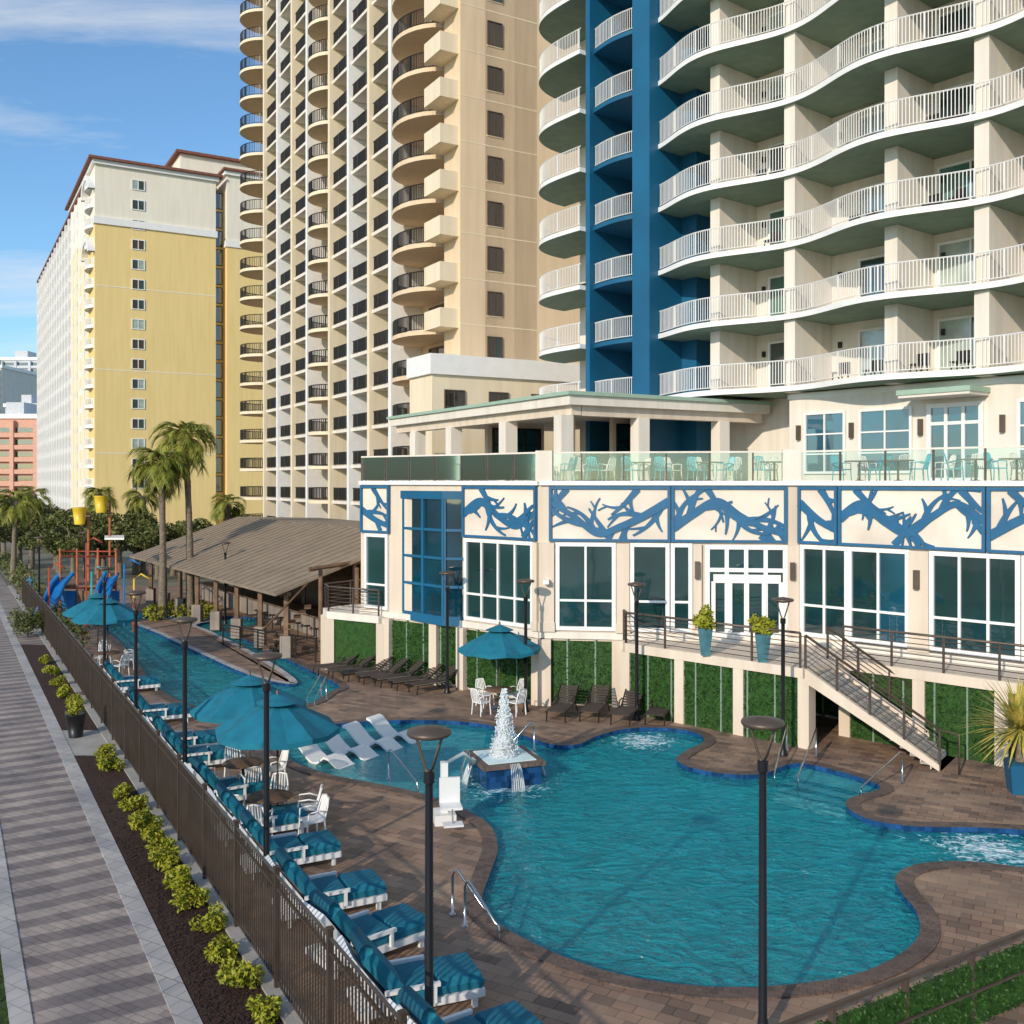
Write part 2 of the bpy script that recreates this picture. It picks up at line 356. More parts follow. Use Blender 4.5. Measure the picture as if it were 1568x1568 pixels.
# ---------------- terrain & pool ----------------
def catmull(pts,n=6,closed=True):
    out=[];L=len(pts)
    rng=range(L) if closed else range(L-1)
    for i in rng:
        if closed: p0,p1,p2,p3=[Vector(pts[(i+k-1)%L][:2]) for k in range(4)]
        else: p0,p1,p2,p3=[Vector(pts[min(L-1,max(0,i+k-1))][:2]) for k in range(4)]
        for j in range(n):
            t=j/n
            out.append(.5*((2*p1)+(-p0+p2)*t+(2*p0-5*p1+4*p2-p3)*t*t+(-p0+3*p1-3*p2+p3)*t**3))
    if not closed: out.append(Vector(pts[-1][:2]))
    return out
def area(p): return sum(p[i].x*p[(i+1)%len(p)].y-p[(i+1)%len(p)].x*p[i].y for i in range(len(p)))/2
def offset(p,w):
    o=[];n=len(p)
    for i in range(n):
        t=(p[(i+1)%n]-p[i-1]).normalized(); o.append(p[i]+Vector((t.y,-t.x))*w)
    return o
pool_px=[(430,1143),(450,1127),(490,1114),(540,1107),(610,1104),(690,1105),(750,1112),(800,1127),(845,1141),(885,1141),(915,1128),(960,1117),(1020,1116),(1065,1123),(1078,1136),(1052,1150),(1036,1164),(1062,1178),(1120,1187),(1170,1186),(1195,1176),(1225,1170),(1275,1180),(1322,1194),(1348,1208),(1305,1222),(1296,1236),(1330,1256),(1400,1267),(1500,1269),(1590,1275),(1680,1290),(1680,1340),(1590,1333),(1490,1321),(1410,1324),(1372,1342),(1380,1368),(1402,1396),(1408,1430),(1380,1462),(1310,1494),(1200,1511),(1080,1513),(960,1497),(870,1470),(800,1438),(755,1410),(738,1380),(750,1340),(762,1300),(750,1265),(705,1238),(640,1215),(570,1200),(500,1186),(445,1165)]
pool=catmull([G(*q) for q in pool_px],5)
river_px=[(150,948),(250,944),(385,946),(402,956),(352,962),(350,970),(400,990),(460,1020),(518,1050),(505,1060),(475,1078),(420,1086),(350,1090),(285,1078),(240,1052),(215,1022),(185,985)]
river=catmull([G(*q) for q in river_px],4)
isl_px=[(205,950),(330,949),(300,957),(325,968),(395,1003),(452,1040),(440,1048),(380,1034),(300,998),(245,972)]
island=catmull([G(*q) for q in isl_px],4)
for q in (pool,river,island):
    if area(q)<0: q.reverse()
def sheet(name,outer,holes,z,m):
    cu=bpy.data.curves.new(name,'CURVE'); cu.dimensions='2D'; cu.fill_mode='BOTH'
    for pl in [outer]+holes:
        s=cu.splines.new('POLY'); s.points.add(len(pl)-1)
        for i,q in enumerate(pl): s.points[i].co=(q[0],q[1],0,1)
        s.use_cyclic_u=True
    t=bpy.data.objects.new('tmp',cu); sc.collection.objects.link(t)
    dg=bpy.context.evaluated_depsgraph_get(); dg.update()
    me=bpy.data.meshes.new_from_object(t.evaluated_get(dg)); bpy.data.objects.remove(t)
    me.materials.clear(); me.materials.append(M[m])
    for pg in me.polygons: pg.material_index=0
    o=bpy.data.objects.new(name,me); o.location.z=z; sc.collection.objects.link(o); return o
def FX(Y,c=5.28): return c-.582*Y
sheet('ground',[(-900,-300),(900,-300),(900,1500),(-900,1500)],[offset(pool,.25),offset(river,.25)],-.04,'ground')
deckout=[(FX(4)+.15,4),(40,4),(40,75),(FX(75)+.15,75)]
sheet('pool_deck_pavement',deckout,[offset(pool,.2),offset(river,.2)],0,'deck')
def poolbuild(name,pl,isl,zf,wmat,fl='poolfloor',extra=None):
    o=Ob(name); n=len(pl)
    a=pl; b=offset(pl,.34)
    vs=[(q.x,q.y,.03) for q in a]+[(q.x,q.y,.03) for q in b]+[(q.x,q.y,-.03) for q in b]
    o.add('coping','coping',vs,[(i,(i+1)%n,n+(i+1)%n,n+i) for i in range(n)]+[(n+i,n+(i+1)%n,2*n+(i+1)%n,2*n+i) for i in range(n)])
    vs=[(q.x,q.y,.03) for q in a]+[(q.x,q.y,-.3) for q in a]+[(q.x,q.y,zf) for q in a]
    o.add('waterline_tiles','tile',vs[:2*n],[(i,(i+1)%n,n+(i+1)%n,n+i) for i in range(n)])
    o.add('pool_walls',fl,vs[n:],[(i,(i+1)%n,n+(i+1)%n,n+i) for i in range(n)])
    if isl:
        m=len(isl); c=offset(isl,-.3)
        vs=[(q.x,q.y,.03) for q in isl]+[(q.x,q.y,.03) for q in c]
        o.add('island_coping','kerb',vs,[(i,(i+1)%m,m+(i+1)%m,m+i) for i in range(m)])
        o.add('island_fill','deck',[(q.x,q.y,.022) for q in c],[tuple(range(m))])
        vs=[(q.x,q.y,.03) for q in isl]+[(q.x,q.y,-.3) for q in isl]+[(q.x,q.y,zf) for q in isl]
        o.add('island_tiles','tile',vs[:2*m],[(i,(i+1)%m,m+(i+1)%m,m+i) for i in range(m)])
    if extra: extra(o)
    r=o.finish()
    w=sheet('water',pl,[isl] if isl else [],-.10,wmat); w.parent=r
    f=sheet('pool_floor',pl,[],zf,fl); f.parent=r
    return r
ft=G(772,1192); 
M['water']=watermat('pool_water',(.022,.46,.52),.58,[(G(985,1130).x,G(985,1130).y,1.6),(G(1510,1292).x,G(1510,1292).y,1.7),(ft.x,ft.y,2.0)])
M['water2']=watermat('river_water',(.04,.38,.42),.5)
def steps(o):
    sh=[G(*q) for q in [(435,1143),(455,1129),(492,1116),(540,1109),(610,1106),(690,1107),(745,1114),(735,1150),(715,1190),(690,1228),(640,1212),(570,1197),(500,1183),(447,1163)]]
    prism(o,'sun_shelf','shelf',[(q.x,q.y) for q in sh],-.59,-.18)
    a=G(1200,1176);b=G(1335,1206); d=(b-a); 
    fr=Fr((a.x,a.y),(d.x,d.y),(0,-1)); L=d.length
    for k in range(3):
        fbox(o,'entry_steps','poolw',fr,.35,L-.15,-1.2,.35+.42*k,-.59,-.12-.08*k)
        fbox(o,'step_edge_tiles','tile',fr,.35,L-.15,.28+.42*k,.36+.42*k,-.3,-.115-.08*k)
    a=G(690,1225);b=G(745,1115); d=(b-a); fr=Fr((a.x,a.y),(d.x,d.y),(1,0))
    fbox(o,'shelf_steps','poolw',fr,.3,d.length-.3,-.2,.5,-.59,-.40)
poolbuild('swimming_pool',pool,None,-.6,'water',extra=steps)
poolbuild('lazy_river',river,island,-.6,'water2')
def strip(name,c0,c1,y0,y1,z,m,n=1):
    o=Ob(name); vs=[];fs=[]
    for i in range(n+1):
        y=y0+(y1-y0)*i/n; vs+=[(FX(y,c0),y,z),(FX(y,c1),y,z)]
    for i in range(n): fs.append((2*i,2*i+1,2*i+3,2*i+2))
    o.add(name,m,vs,fs); return o.finish()
strip('lawn',-60,1.0,0,95,-.03,'grass')
strip('paved_path',1.35,3.45,0,140,-.016,'path')
def kerbbox(name,c0,c1,y0,y1,z0,z1,m='kerb'):
    o=Ob(name); prism(o,name,m,[(FX(y0,c0),y0),(FX(y0,c1),y0),(FX(y1,c1),y1),(FX(y1,c0),y1)],z0,z1); o.finish()
kerbbox('path_kerb',1.0,1.35,0,140,-.1,.0); kerbbox('path_kerb',3.45,3.85,0,140,-.1,.004)
strip('mulch_bed',3.85,5.05,0,28.6,-.008,'mulch'); strip('mulch_bed',3.85,5.05,31.5,48,-.008,'mulch')
kerbbox('concrete_strip',5.05,5.42,0,75,-.1,.03,'conc')
strip('paved_path',3.85,5.05,28.6,31.5,-.006,'conc'); strip('paved_path',3.85,5.05,48,140,-.006,'path')
o=Ob('mulch_chips'); vs=[];fs=[]
for i in range(5000):
    y=R.uniform(10,40) if R.random()<.4 else R.uniform(10,22)
    if 28.6<y<31.5: continue
    x=FX(y,R.uniform(3.9,5.0)); q=Vector((x,y,R.uniform(0,.02))); a=R.uniform(0,6.28); dx=Vector((math.cos(a),math.sin(a),R.uniform(-.3,.3)))*R.uniform(.02,.05); dy=Vector((-math.sin(a),math.cos(a),0))*.012; k=len(vs)
    vs+=[q-dx-dy,q+dx-dy,q+dx+dy,q-dx+dy]; fs.append((k,k+1,k+2,k+3))
o.add('mulch_chips','mulch',vs,fs); o.finish()
o=Ob('grass_blades'); vs=[];fs=[]
for i in range(9000):
    y=R.uniform(9,26); x=FX(y,1.0-abs(R.gauss(0,.9))); q=Vector((x,y,-.03)); a=R.uniform(0,6.28); d=Vector((math.cos(a),math.sin(a),0))*.008; k=len(vs)
    vs+=[q-d,q+d,q+Vector((R.uniform(-.03,.03),R.uniform(-.03,.03),R.uniform(.04,.08)))]; fs.append((k,k+1,k+2))
o.add('grass_blades','grass',vs,fs); o.finish()
# ---------------- fence ----------------
o=Ob('metal_fence')
fa=Vector((FX(7),7,0)); fb=Vector((FX(64),64,0))
L=(fb-fa).length; n=int(L/2.4); pts=[fa+(fb-fa)*i/n for i in range(n+1)]
railing(o,[fa,fb],0,1.8,'fence',pitch=.12,pr=.011,tr=.03,nm='pickets_and_rails',posts=999,low=.12)
frF=Fr((fa.x,fa.y),(fb-fa)[:2],(-1,0))
fbox(o,'mid_rail','fence',frF,0,L,-.02,.02,1.58,1.62)
for q in pts:
    box(o,'posts','fence',(q.x,q.y,.95),(.075,.075,1.9),.527); box(o,'post_caps','fence',(q.x,q.y,1.915),(.10,.10,.03),.527)
o.finish()
# ---------------- shrubs ----------------
def shrub(seed):
    rnd=random.Random(seed); o=Ob('shrub')
    for k in range(8):
        a=rnd.uniform(0,6.28); r=rnd.uniform(0,.24)
        leaves(o,'leaves','leafy',(r*math.cos(a),r*math.sin(a),.15+rnd.uniform(-.03,.14)),(.16,.16,.14),95,.045,rnd,.2)
    tube(o,'stem','trunk',[(0,0,0),(0,0,.2)],.02,5)
    return o.finish()
sh=[shrub(1),shrub(2),shrub(3)]
shp=[(160,1160),(170,1178),(190,1222),(205,1243),(222,1268),(232,1285),(248,1306),(258,1330),(278,1362),(292,1390),(322,1424),(338,1468),(368,1512),(410,1562),(70,1016),(78,1034),(88,1050),(100,1068),(112,1080)]
for i,q in enumerate(shp):
    g=G(*q); s=1.0*R.uniform(.8,1.2)
    if i<3: sh[i].location=g; sh[i].scale=(s,)*3
    else: dup(sh[i%3],g,R.uniform(0,6),s)
o=Ob('round_shrub'); 
for k in range(14): leaves(o,'leaves','leafd',(R.uniform(-.6,.6),R.uniform(-.6,.6),R.uniform(.5,1.2)),(.5,.5,.45),160,.07,R,.4)
tube(o,'stem','trunk',[(0,0,0),(0,0,.6)],.05,5)
g=G(42,975); o.finish(g)
# ---------------- hotel tower ----------------
eD=Vector((-.62,.785)).normalized()
HF=Fr((16.2,34),eD,(-.78,-.62))
o=Ob('hotel_tower')
fbox(o,'walls','creamw',HF,-16,23.4,-18,-2.6,8.0,44)
fins=[-12.6,-8.4,-4.2,-.1,3.3,7.8,11.7]
w=lambda s: .70+.50*math.cos(2*math.pi*(s-11.6)/8.2)
zf=[11.9+2.93*k for k in range(10)]
WG=['glass','glass','glassg','curtain','glassg','curtain']
for i,s in enumerate(fins):
    fbox(o,'fin_walls','creamw',HF,s-.26,s+.26,-2.6,.0,11.65,44)
fbox(o,'ground_storey_wall','creamw',HF,-16,8.2,-2.7,-.55,8.0,11.64)
fbox(o,'blue_fin_walls','blue',HF,14.8,15.9,-2.7,.9,8,44)
fbox(o,'blue_fin_walls','blue',HF,19.15,19.45,-2.7,.6,8,44)
fbox(o,'blue_wall','blue',HF,15.9,19.15,-2.65,-2.5,8,44)
fbox(o,'blue_wall','blue',HF,13.9,14.8,-2.65,-1.3,8,44)
for k,z in enumerate(zf):
    ss=frange(-16,14.8,90)
    slab(o,HF,ss,-2.59,w,z-.22,z,'creamw','sage','white')
    for a,b in zip([-16]+fins,fins+[14.8]):
        seg=frange(a+.02,b-.02,12)
        railing(o,[HF.pt(s,w(s)-.07,0) for s in seg],z,1.05,'white',pitch=.125,pr=.012,tr=.028,nm='white_railings')
    fo=lambda s:.35+.25*math.sin(math.pi*(s-15.9)/3.25)
    slab(o,HF,frange(15.9,19.15,8),-2.59,fo,z-.2,z,'creamw','blue','blue')
    railing(o,[HF.pt(s,fo(s)-.07,0) for s in frange(15.95,19.1,6)],z,1.05,'white',pitch=.125,pr=.012,tr=.028,nm='white_railings')
    fe=lambda s:-2.6+3.6*math.sqrt(max(0,1-((s-19.45)/5.2)**4))
    se=[19.45+5.2*math.sin(t*math.pi/2) for t in frange(0,1,18)]
    slab(o,HF,se,-2.59,fe,z-.22,z,'creamw','sage','white')
    railing(o,[HF.pt(s,fe(s)-.07,0) for s in se[:-1]],z,1.05,'white',pitch=.125,pr=.012,tr=.028,nm='white_railings')
    allb=list(zip([-16]+fins,fins+[13.9]))+[(15.9,19.15),(19.45,23.2)]
    for a,b in allb:
        bl=(b==19.15)
        wd=min(2.5,(b-a)-.8); s0=a+.4
        window(o,HF,s0,s0+wd,z+.05,z+2.3,-2.58 if not bl else -2.48,2,(),.09,'white',WG,.07)
        if b-a>3 and not bl and R.random()<.75:
            for q in range(R.choice([1,2,2])):
                cs=a+1.0+q*1.0+R.uniform(-.1,.3); cd=-.9+R.uniform(-.3,.2)
                fbox(o,'balcony_chairs','dark',HF,cs,cs+.5,cd,cd+.5,z+.38,z+.44)
                fbox(o,'balcony_chairs','dark',HF,cs,cs+.5,cd-.05,cd,z+.38,z+.85)
                for u in (0.02,.44):
                    for v in (.02,.44): fbox(o,'balcony_chairs','dark',HF,cs+u,cs+u+.04,cd+v,cd+v+.04,z,z+.38)
        fbox(o,'wall_lamps','dark',HF,b-.75 if b-a>3 else b-.5,b-.62 if b-a>3 else b-.4,-2.6,-2.47,z+1.7,z+1.95)
for (p0,p1,c,zs) in [(1222,1282,2,(9.1,9.9)),(1306,1384,2,(9.1,9.9)),(1550,1640,3,(9.1,9.9))]:
    a,b=sorted((HF.spx(p0),HF.spx(p1))); window(o,HF,a,b,8.35,10.75,-.53,c,zs,.1,'white','glassb',.06,pp='terrace_window')
a,b=sorted((HF.spx(1412),HF.spx(1492))); window(o,HF,a,b,8.05,10.75,-.53,3,(10.1,),.16,'white','glassb',.12,pp='terrace_door')
fbox(o,'door_canopy','sagetrim',HF,a-.3,b+.5,-.55,.9,11.1,11.28); fbox(o,'door_canopy_edge','creamw',HF,a-.25,b+.45,-.55,.85,11.0,11.1)
for px in (1293,1399,1525,1212): 
    s=HF.spx(px); fbox(o,'wall_lamps','bronze',HF,s-.07,s+.07,-.55,-.38,9.7,10.3)
fbox(o,'storey_band','white',HF,-16,8.25,-.6,-.5,11.4,11.6)
o.finish()
# ---------------- pavilion on terrace ----------------
O=Vector((2.2,38.0)); o=Ob('terrace_pavilion')
c=[O,O+U2*10.9,O+U2*10.9+U1*18,O+U1*18]
def inset(k): return [O+U1*k+U2*k,O+U2*(10.9-k)+U1*k,O+U2*(10.9-k)+U1*(18-k),O+U1*(18-k)+U2*k]
prism(o,'roof_fascia','creamw',inset(.12),11.0,11.38); prism(o,'roof_edge','sagetrim',c,11.38,11.52); prism(o,'roof_top','grey',inset(.3),11.52,11.56)
PL=Fr(O+U2*.6,U1,-U2); PR=Fr(O+U1*.6,U2,-U1)
fbox(o,'beams','cream',PL,.4,17.6,-.25,.2,10.62,11.0); fbox(o,'beams','cream',PR,.9,10.6,-.2,.2,10.6,11.0)
for px in (778,695,640): s=PL.spx(px); fbox(o,'posts','creamw',PL,s-.3,s+.3,-.3,.3,7.97,10.62)
for px in (863,980,1103): s=PR.spx(px); fbox(o,'posts','creamw',PR,s-.28,s+.28,-.28,.28,7.97,10.6)
PB=Fr(O+U1*6,U2,-U1); fbox(o,'back_wall','cream',PB,6.5,10.6,-.3,0,7.97,11.0)
window(o,PB,6.7,10.4,8.2,10.7,.02,4,(9.0,9.9),.08,'black','glass',.06)
PB2=Fr(O+U1*12,U2,-U1); fbox(o,'back_wall','cream',PB2,3,6.4,-.3,0,7.97,11.0); window(o,PB2,3.3,6.1,8.2,10.7,.02,3,(9.9,),.08,'black','glass',.06)
fbox(o,'inner_columns','cream',PB,3.0,3.6,.5,1.1,7.97,11.0)
o.finish()
# ---------------- podium ----------------
Fp=[Vector(q) for q in [(-6.4,41.5),(-2.0,38.0),(1.0,35.2),(9.9,34.0),(22,22)]]
o=Ob('hotel_podium')
body=Fp+[Vector((34,34)),Vector((20,62)),Vector((-3,62)),Vector((-6.9,54.5))]
prism(o,'walls','cream',body,0,7.9)
prism(o,'terrace_floor','conc',[q for q in body],7.9,7.97)
segs=[Fr(Fp[i],Fp[i+1]-Fp[i],(-.3,-1)) for i in range(4)]; Ls=[(Fp[i+1]-Fp[i]).length for i in range(4)]
for fr,L in zip(segs,Ls):
    fbox(o,'coping_band','white',fr,0,L,-.1,.14,7.86,8.02)
    fbox(o,'floor_band','creamw',fr,0,L,-.1,.10,2.38,2.62)
    fbox(o,'hedge_panels','hedge',fr,.1,L-.1,0,.08,.1,2.3)
    n=max(1,round(L/1.0))
    for i in range(n+1): fbox(o,'green_trellis_posts','sage',fr,L*i/n-.03,L*i/n+.03,0,.115,0,2.38)
    vs=[];fs=[]
    for i in range(int(L*2.2*170)):
        q=fr.pt(R.uniform(.1,L-.1),.08+R.uniform(0,.06),R.uniform(.1,2.3)); a=Vector((R.uniform(-1,1),R.uniform(-1,1),R.uniform(-1,1))).normalized(); b=a.cross(Vector((R.uniform(-1,1),1,R.uniform(-1,1)))).normalized(); k=len(vs)
        vs+=[q-a*.045,q+b*.025,q+a*.045,q-b*.025]; fs.append((k,k+1,k+2,k+3))
    o.add('hedge_leaves','hedge',vs,fs)
cols=[(0,[598,670]),(1,[712,828]),(2,[836,946,1062,1200]),(3,[1224,1410,1500])]
for i,pl in cols:
    for px in pl:
        s=segs[i].spx(px); fbox(o,'columns','cream',segs[i],s-.2,s+.2,-.05,.3,0,2.37)
for i,pl in [(1,[(819,826)]),(2,[(826,849),(944,964),(1061,1074),(1205,1221)]),(3,[(1222,1227),(1394,1424)])]:
    for a,b in pl:
        a,b=segs[i].spx(a),segs[i].spx(b); fbox(o,'pilasters','cream',segs[i],a,b,-.05,.16,2.63,5.8)
        fbox(o,'pilaster_bases','cream',segs[i],a-.03,b+.03,-.05,.19,2.63,2.95)
def win(i,p0,p1,c,zs,gm='glass',z0=2.75,z1=5.75,fw=.14,mw=.08):
    a,b=segs[i].spx(p0),segs[i].spx(p1); window(o,segs[i],a,b,z0,z1,.02,c,zs,fw,'white',gm,mw)
win(1,715,817,4,(3.7,),['glass','glassb','glass']); win(2,854,940,2,(3.75,)); win(2,968,1022,1,(3.75,)); win(2,1030,1057,1,(3.75,),'glass')
win(2,1083,1202,4,(4.9,),['glass','glassg'],2.65,5.7,.16,.14); win(0,562,594,1,(3.7,))
win(3,1230,1298,2,(3.75,)); win(3,1303,1391,2,(3.75,),['glass','glass','glassb']); win(3,1428,1560,3,(3.75,)); win(3,1570,1700,3,(3.75,))
mcnt=[0]
def ribbon(pts,ws,fr):
    mcnt[0]+=1; d1=.085+.0012*(mcnt[0]%40); d0=.05
    L=[];Rr=[]
    for i,q in enumerate(pts):
        t=(pts[min(i+1,len(pts)-1)]-pts[max(i-1,0)]).normalized(); nn=Vector((-t.y,t.x))*ws[i]/2
        L.append(q+nn); Rr.append(q-nn)
    n=len(pts); vs=[fr.pt(q.x,d1,q.y) for q in L+Rr]+[fr.pt(q.x,d0,q.y) for q in L+Rr]
    fs=[(i,i+1,n+i+1,n+i) for i in range(n-1)]+[(i,i+1,2*n+i+1,2*n+i) for i in range(n-1)]+[(n+i,n+i+1,3*n+i+1,3*n+i) for i in range(n-1)]
    o.add('mural_branches','blue2',vs,fs)
def limb(fr,p,ang,bend,w0,w1,length,bx,lvl,rnd):
    st=.06; pts=[p.copy()]; ws=[w0]; d=0; kids=[]; nk=rnd.uniform(.28,.45); side=1 if bend<0 else -1
    while d<length:
        ang+=bend*st; q=pts[-1]+Vector((math.cos(ang),math.sin(ang)))*st; t=d/length
        ww=w0+(w1-w0)*t
        if not(bx[0]<q.x<bx[1] and bx[2]<q.y<bx[3]): break
        pts.append(q); ws.append(max(ww,.03)); d+=st
        if lvl<2 and d>nk and d<length*.85:
            kids.append((q.copy(),ang,side,ww)); side=-side; nk=d+rnd.uniform(.42,.62)
    if len(pts)>3: ribbon(pts,ws,fr)
    for q,a,sd,ww in kids:
        limb(fr,q,a+sd*rnd.uniform(.45,.7),sd*rnd.uniform(.2,1.1),ww*.85,.04,length*rnd.uniform(.38,.55),bx,lvl+1,rnd)
for i,a,b in [(0,556,597),(1,712,822),(2,843,1024),(2,1030,1202),(3,1226,1282),(3,1288,1508),(3,1516,1680)]:
    fr=segs[i]; s0,s1=fr.spx(a),fr.spx(b); s0=max(s0,.02)
    fbox(o,'mural_panels','muralpanel',fr,s0,s1,0,.055,5.9,7.8)
    for z0,z1 in ((5.86,5.95),(7.72,7.82)): fbox(o,'mural_frames','blue2',fr,s0,s1,0,.14,z0,z1)
    for q in (s0,s1): fbox(o,'mural_frames','blue2',fr,q-.05,q+.05,0,.145,5.85,7.83)
    rnd=random.Random(i*31+int(a)+5); bx=(s0+.02,s1-.02,5.9,7.77); Lp=s1-s0; dr=1 if (int(a)%2==0) else -1
    ys=[6.15,6.75,7.25,6.7,6.35,6.9,7.3,6.8,6.4]
    npt=max(3,int(Lp/.75)+1); ctrl=[Vector((s0+Lp*k/(npt-1),ys[(k+int(a))%len(ys)])) for k in range(npt)]
    if dr<0: ctrl=[Vector((s0+s1-q.x,q.y)) for q in ctrl][::-1]
    cp=catmull(ctrl,8,False); ws=[.30-.12*k/len(cp) if dr>0 else .18+.12*k/len(cp) for k in range(len(cp))]
    ribbon(cp,ws,fr)
    kk=rnd.randint(2,5); side=1
    while kk<len(cp)-2:
        t=(cp[kk+1]-cp[kk-1]).normalized(); an=math.atan2(t.y,t.x)+(0 if dr>0 else math.pi)
        up=cp[kk].y<6.85; sd=(1 if up else -1) if rnd.random()<.7 else (-1 if up else 1)
        sgn=sd if dr>0 else -sd
        limb(fr,cp[kk].copy(),an+sgn*rnd.uniform(.6,.95),-sgn*rnd.uniform(.3,1.0),.23,.06,rnd.uniform(.9,1.7),bx,1,rnd); kk+=rnd.randint(4,6)
    nv=max(1,int(Lp/1.3))
    for k in range(nv):
        x=s0+Lp*(k+rnd.uniform(.2,.7))/nv; top=k%2==0
        limb(fr,Vector((x,7.74 if top else 5.95)),(-.9 if top else .9) if dr>0 else (-2.2 if top else 2.2),rnd.uniform(-.5,.5),.24,.06,1.3,bx,0,rnd)
for i,px in ((2,1067),(2,1212),(3,1408)):
    s=segs[i].spx(px); fbox(o,'wall_lamps','bronze',segs[i],s-.08,s+.08,.16,.32,4.6,5.2)
s=segs[2].spx(838); fbox(o,'security_cameras','white',segs[2],s-.1,s+.1,.16,.5,4.35,4.5)
a,b=segs[2].spx(1092),segs[2].spx(1195)
fbox(o,'door_leaves','white',segs[2],a,b,.1,.13,4.45,4.75)
for k in range(5):
    q=a+(b-a)*k/4; fbox(o,'door_leaves','white',segs[2],q-.07,q+.07,.1,.14,2.64,4.5)
gt=[Vector(q) for q in [(-5.25,41.0),(-2.62,38.0),(-1.75,37.9),(-1.9,39.5),(-4.6,42)]]
sg=-1 if area(gt)<0 else 1
prism(o,'stair_tower_core','glasst',gt,2.45,7.35)
prism(o,'stair_tower_roof','blue',offset(gt,.12*sg),7.3,7.62); prism(o,'stair_tower_sill','blue',offset(gt,.1*sg),2.4,2.75)
for i in (0,1):
    fr=Fr(gt[i],gt[i+1]-gt[i],(-.3,-1)); L=(gt[i+1]-gt[i]).length; n=3 if i==0 else 1
    for k in range(n+1): fbox(o,'stair_tower_mullions','blue',fr,L*k/n-.07,L*k/n+.07,-.05,.1,2.7,7.35)
    for z in (3.9,5.0,6.1): fbox(o,'stair_tower_mullions','blue',fr,0,L,-.05,.085,z-.05,z+.05)
edge=[(Vector((-6.9,54.5)),Fp[0])]+[(Fp[i],Fp[i+1]) for i in range(4)]
for a,b in edge:
    fr=Fr(a,b-a,(-.3,-1)); L=(b-a).length; n=max(1,round(L/1.5))
    fbox(o,'balustrade_glass','clear',fr,0.05,L-.05,-.06,-.045,8.05,9.0)
    fbox(o,'balustrade_cap','creamw',fr,0,L,-.09,-.01,9.0,9.06)
    for k in range(n+1): fbox(o,'balustrade_posts','bronze',fr,L*k/n-.025,L*k/n+.025,-.09,-.02,8.0,9.0)
for px,i in ((833,2),(1212,2)):
    s=segs[i].spx(px); fbox(o,'balustrade_piers','creamw',segs[i],s-.3,s+.3,-.3,.1,7.98,9.1)
o.finish()
o=Ob('raised_platform')
pp=[Vector(q) for q in [(-8.3,43.0),(-7.9,41.8),(-5.5,40.3),(-4.8,41.0),(-6.4,45)]]
prism(o,'slab','creamw',pp,2.15,2.45); prism(o,'hedge_base','hedge',offset(pp,-.15) if area(pp)>0 else offset(pp,.15),0,2.15)
for q in pp[:3]: box(o,'columns','cream',(q.x+.12,q.y+.1,1.07),(.4,.4,2.15))
cable_rail(o,[(-6.4,45.5),(-8.2,43.0),(-7.85,41.9),(-5.5,40.4)],2.45,1.05,'bronze')
for x,y in ((-8.6,44),(-7.4,46),(-7.0,44.2)): tube(o,'timber_posts','wood',[(x,y,0),(x,y,4.1)],.1,6)
tube(o,'timber_beams','wood',[(-9.0,43.3,4.1),(-7.0,46.7,4.2)],.1,4)
for k in range(9): box(o,'timber_steps','wood',(-9.3-.26*k,44.6+.1*k,2.3-.25*k),(.3,1.3,.06),.2)
tube(o,'timber_handrail','wood',[(-9.2,44,3.4),(-11.4,44.8,1.2)],.05,6)
o.finish()
# ---------------- walkway + stairs ----------------
o=Ob('entrance_walkway')
wk=[Vector(q) for q in [(3.9,34.75),(3.9,33.9),(8.7,29.3),(10.4,30.7),(17,24.2),(22,19.5),(23,21),(9.9,33.9)]]
prism(o,'slab','cream',wk,2.1,2.4)
fw=[(wk[1],wk[2]),(wk[3],wk[4])]
for a,b in fw:
    fr=Fr(a,b-a,(-.7,-.7)); L=(b-a).length
    fbox(o,'hedge_base','hedge',fr,.1,L-.1,-.35,-.1,0,2.1)
    n=round(L/2.4)
    for k in range(n+1): fbox(o,'columns','cream',fr,L*k/n-.18,L*k/n+.18,-.45,-.02,0,2.1)
    vs=[];fs=[]
    for i in range(int(L*2.0*200)):
        q=fr.pt(R.uniform(.1,L-.1),-.1+R.uniform(0,.06),R.uniform(.05,2.1)); a_=Vector((R.uniform(-1,1),R.uniform(-1,1),R.uniform(-1,1))).normalized(); b_=a_.cross(Vector((R.uniform(-1,1),1,R.uniform(-1,1)))).normalized(); k=len(vs)
        vs+=[q-a_*.045,q+b_*.025,q+a_*.045,q-b_*.025]; fs.append((k,k+1,k+2,k+3))
    o.add('hedge_leaves','hedge',vs,fs)
    m=round(L/.9)
    for k in range(m+1): fbox(o,'trellis_posts','sage',fr,L*k/m-.025,L*k/m+.025,-.1,-.045,0,2.1)
cable_rail(o,[(3.95,34.6),(3.95,33.95),(8.65,29.4)],2.4,1.05,'bronze')
cable_rail(o,[(10.4,30.75),(17,24.3),(21,20.4)],2.4,1.05,'bronze')
sd=Vector((.80,-.60)).normalized(); sw=Vector((.60,.80)).normalized()
SF=Fr((8.75,29.25),sd,-sw)
ns=14; rise=2.4/ns; run=.27
for k in range(ns):
    z=2.4-rise*(k+1)
    fbox(o,'stair_treads','conc',SF,run*k,run*(k+1)+.02,-1.9,-.1,z-.06,z)
    fbox(o,'stair_risers','creamw',SF,run*k-.0,run*k+.03,-1.88,-.12,z,z+rise-.06)
def sloped(d0,d1):
    a=SF.pt(0,d0,2.42);b=SF.pt(run*ns,d0,.18);c=SF.pt(0,d1,2.42);e=SF.pt(run*ns,d1,.18)
    dn=Vector((0,0,-.42)); f=Vector((0,0,-.17))
    o.add('stair_stringers','cream',[a,b,e,c,a+dn,b+f,e+f,c+dn],BF)
sloped(-.1,.03); sloped(-2.03,-1.9)
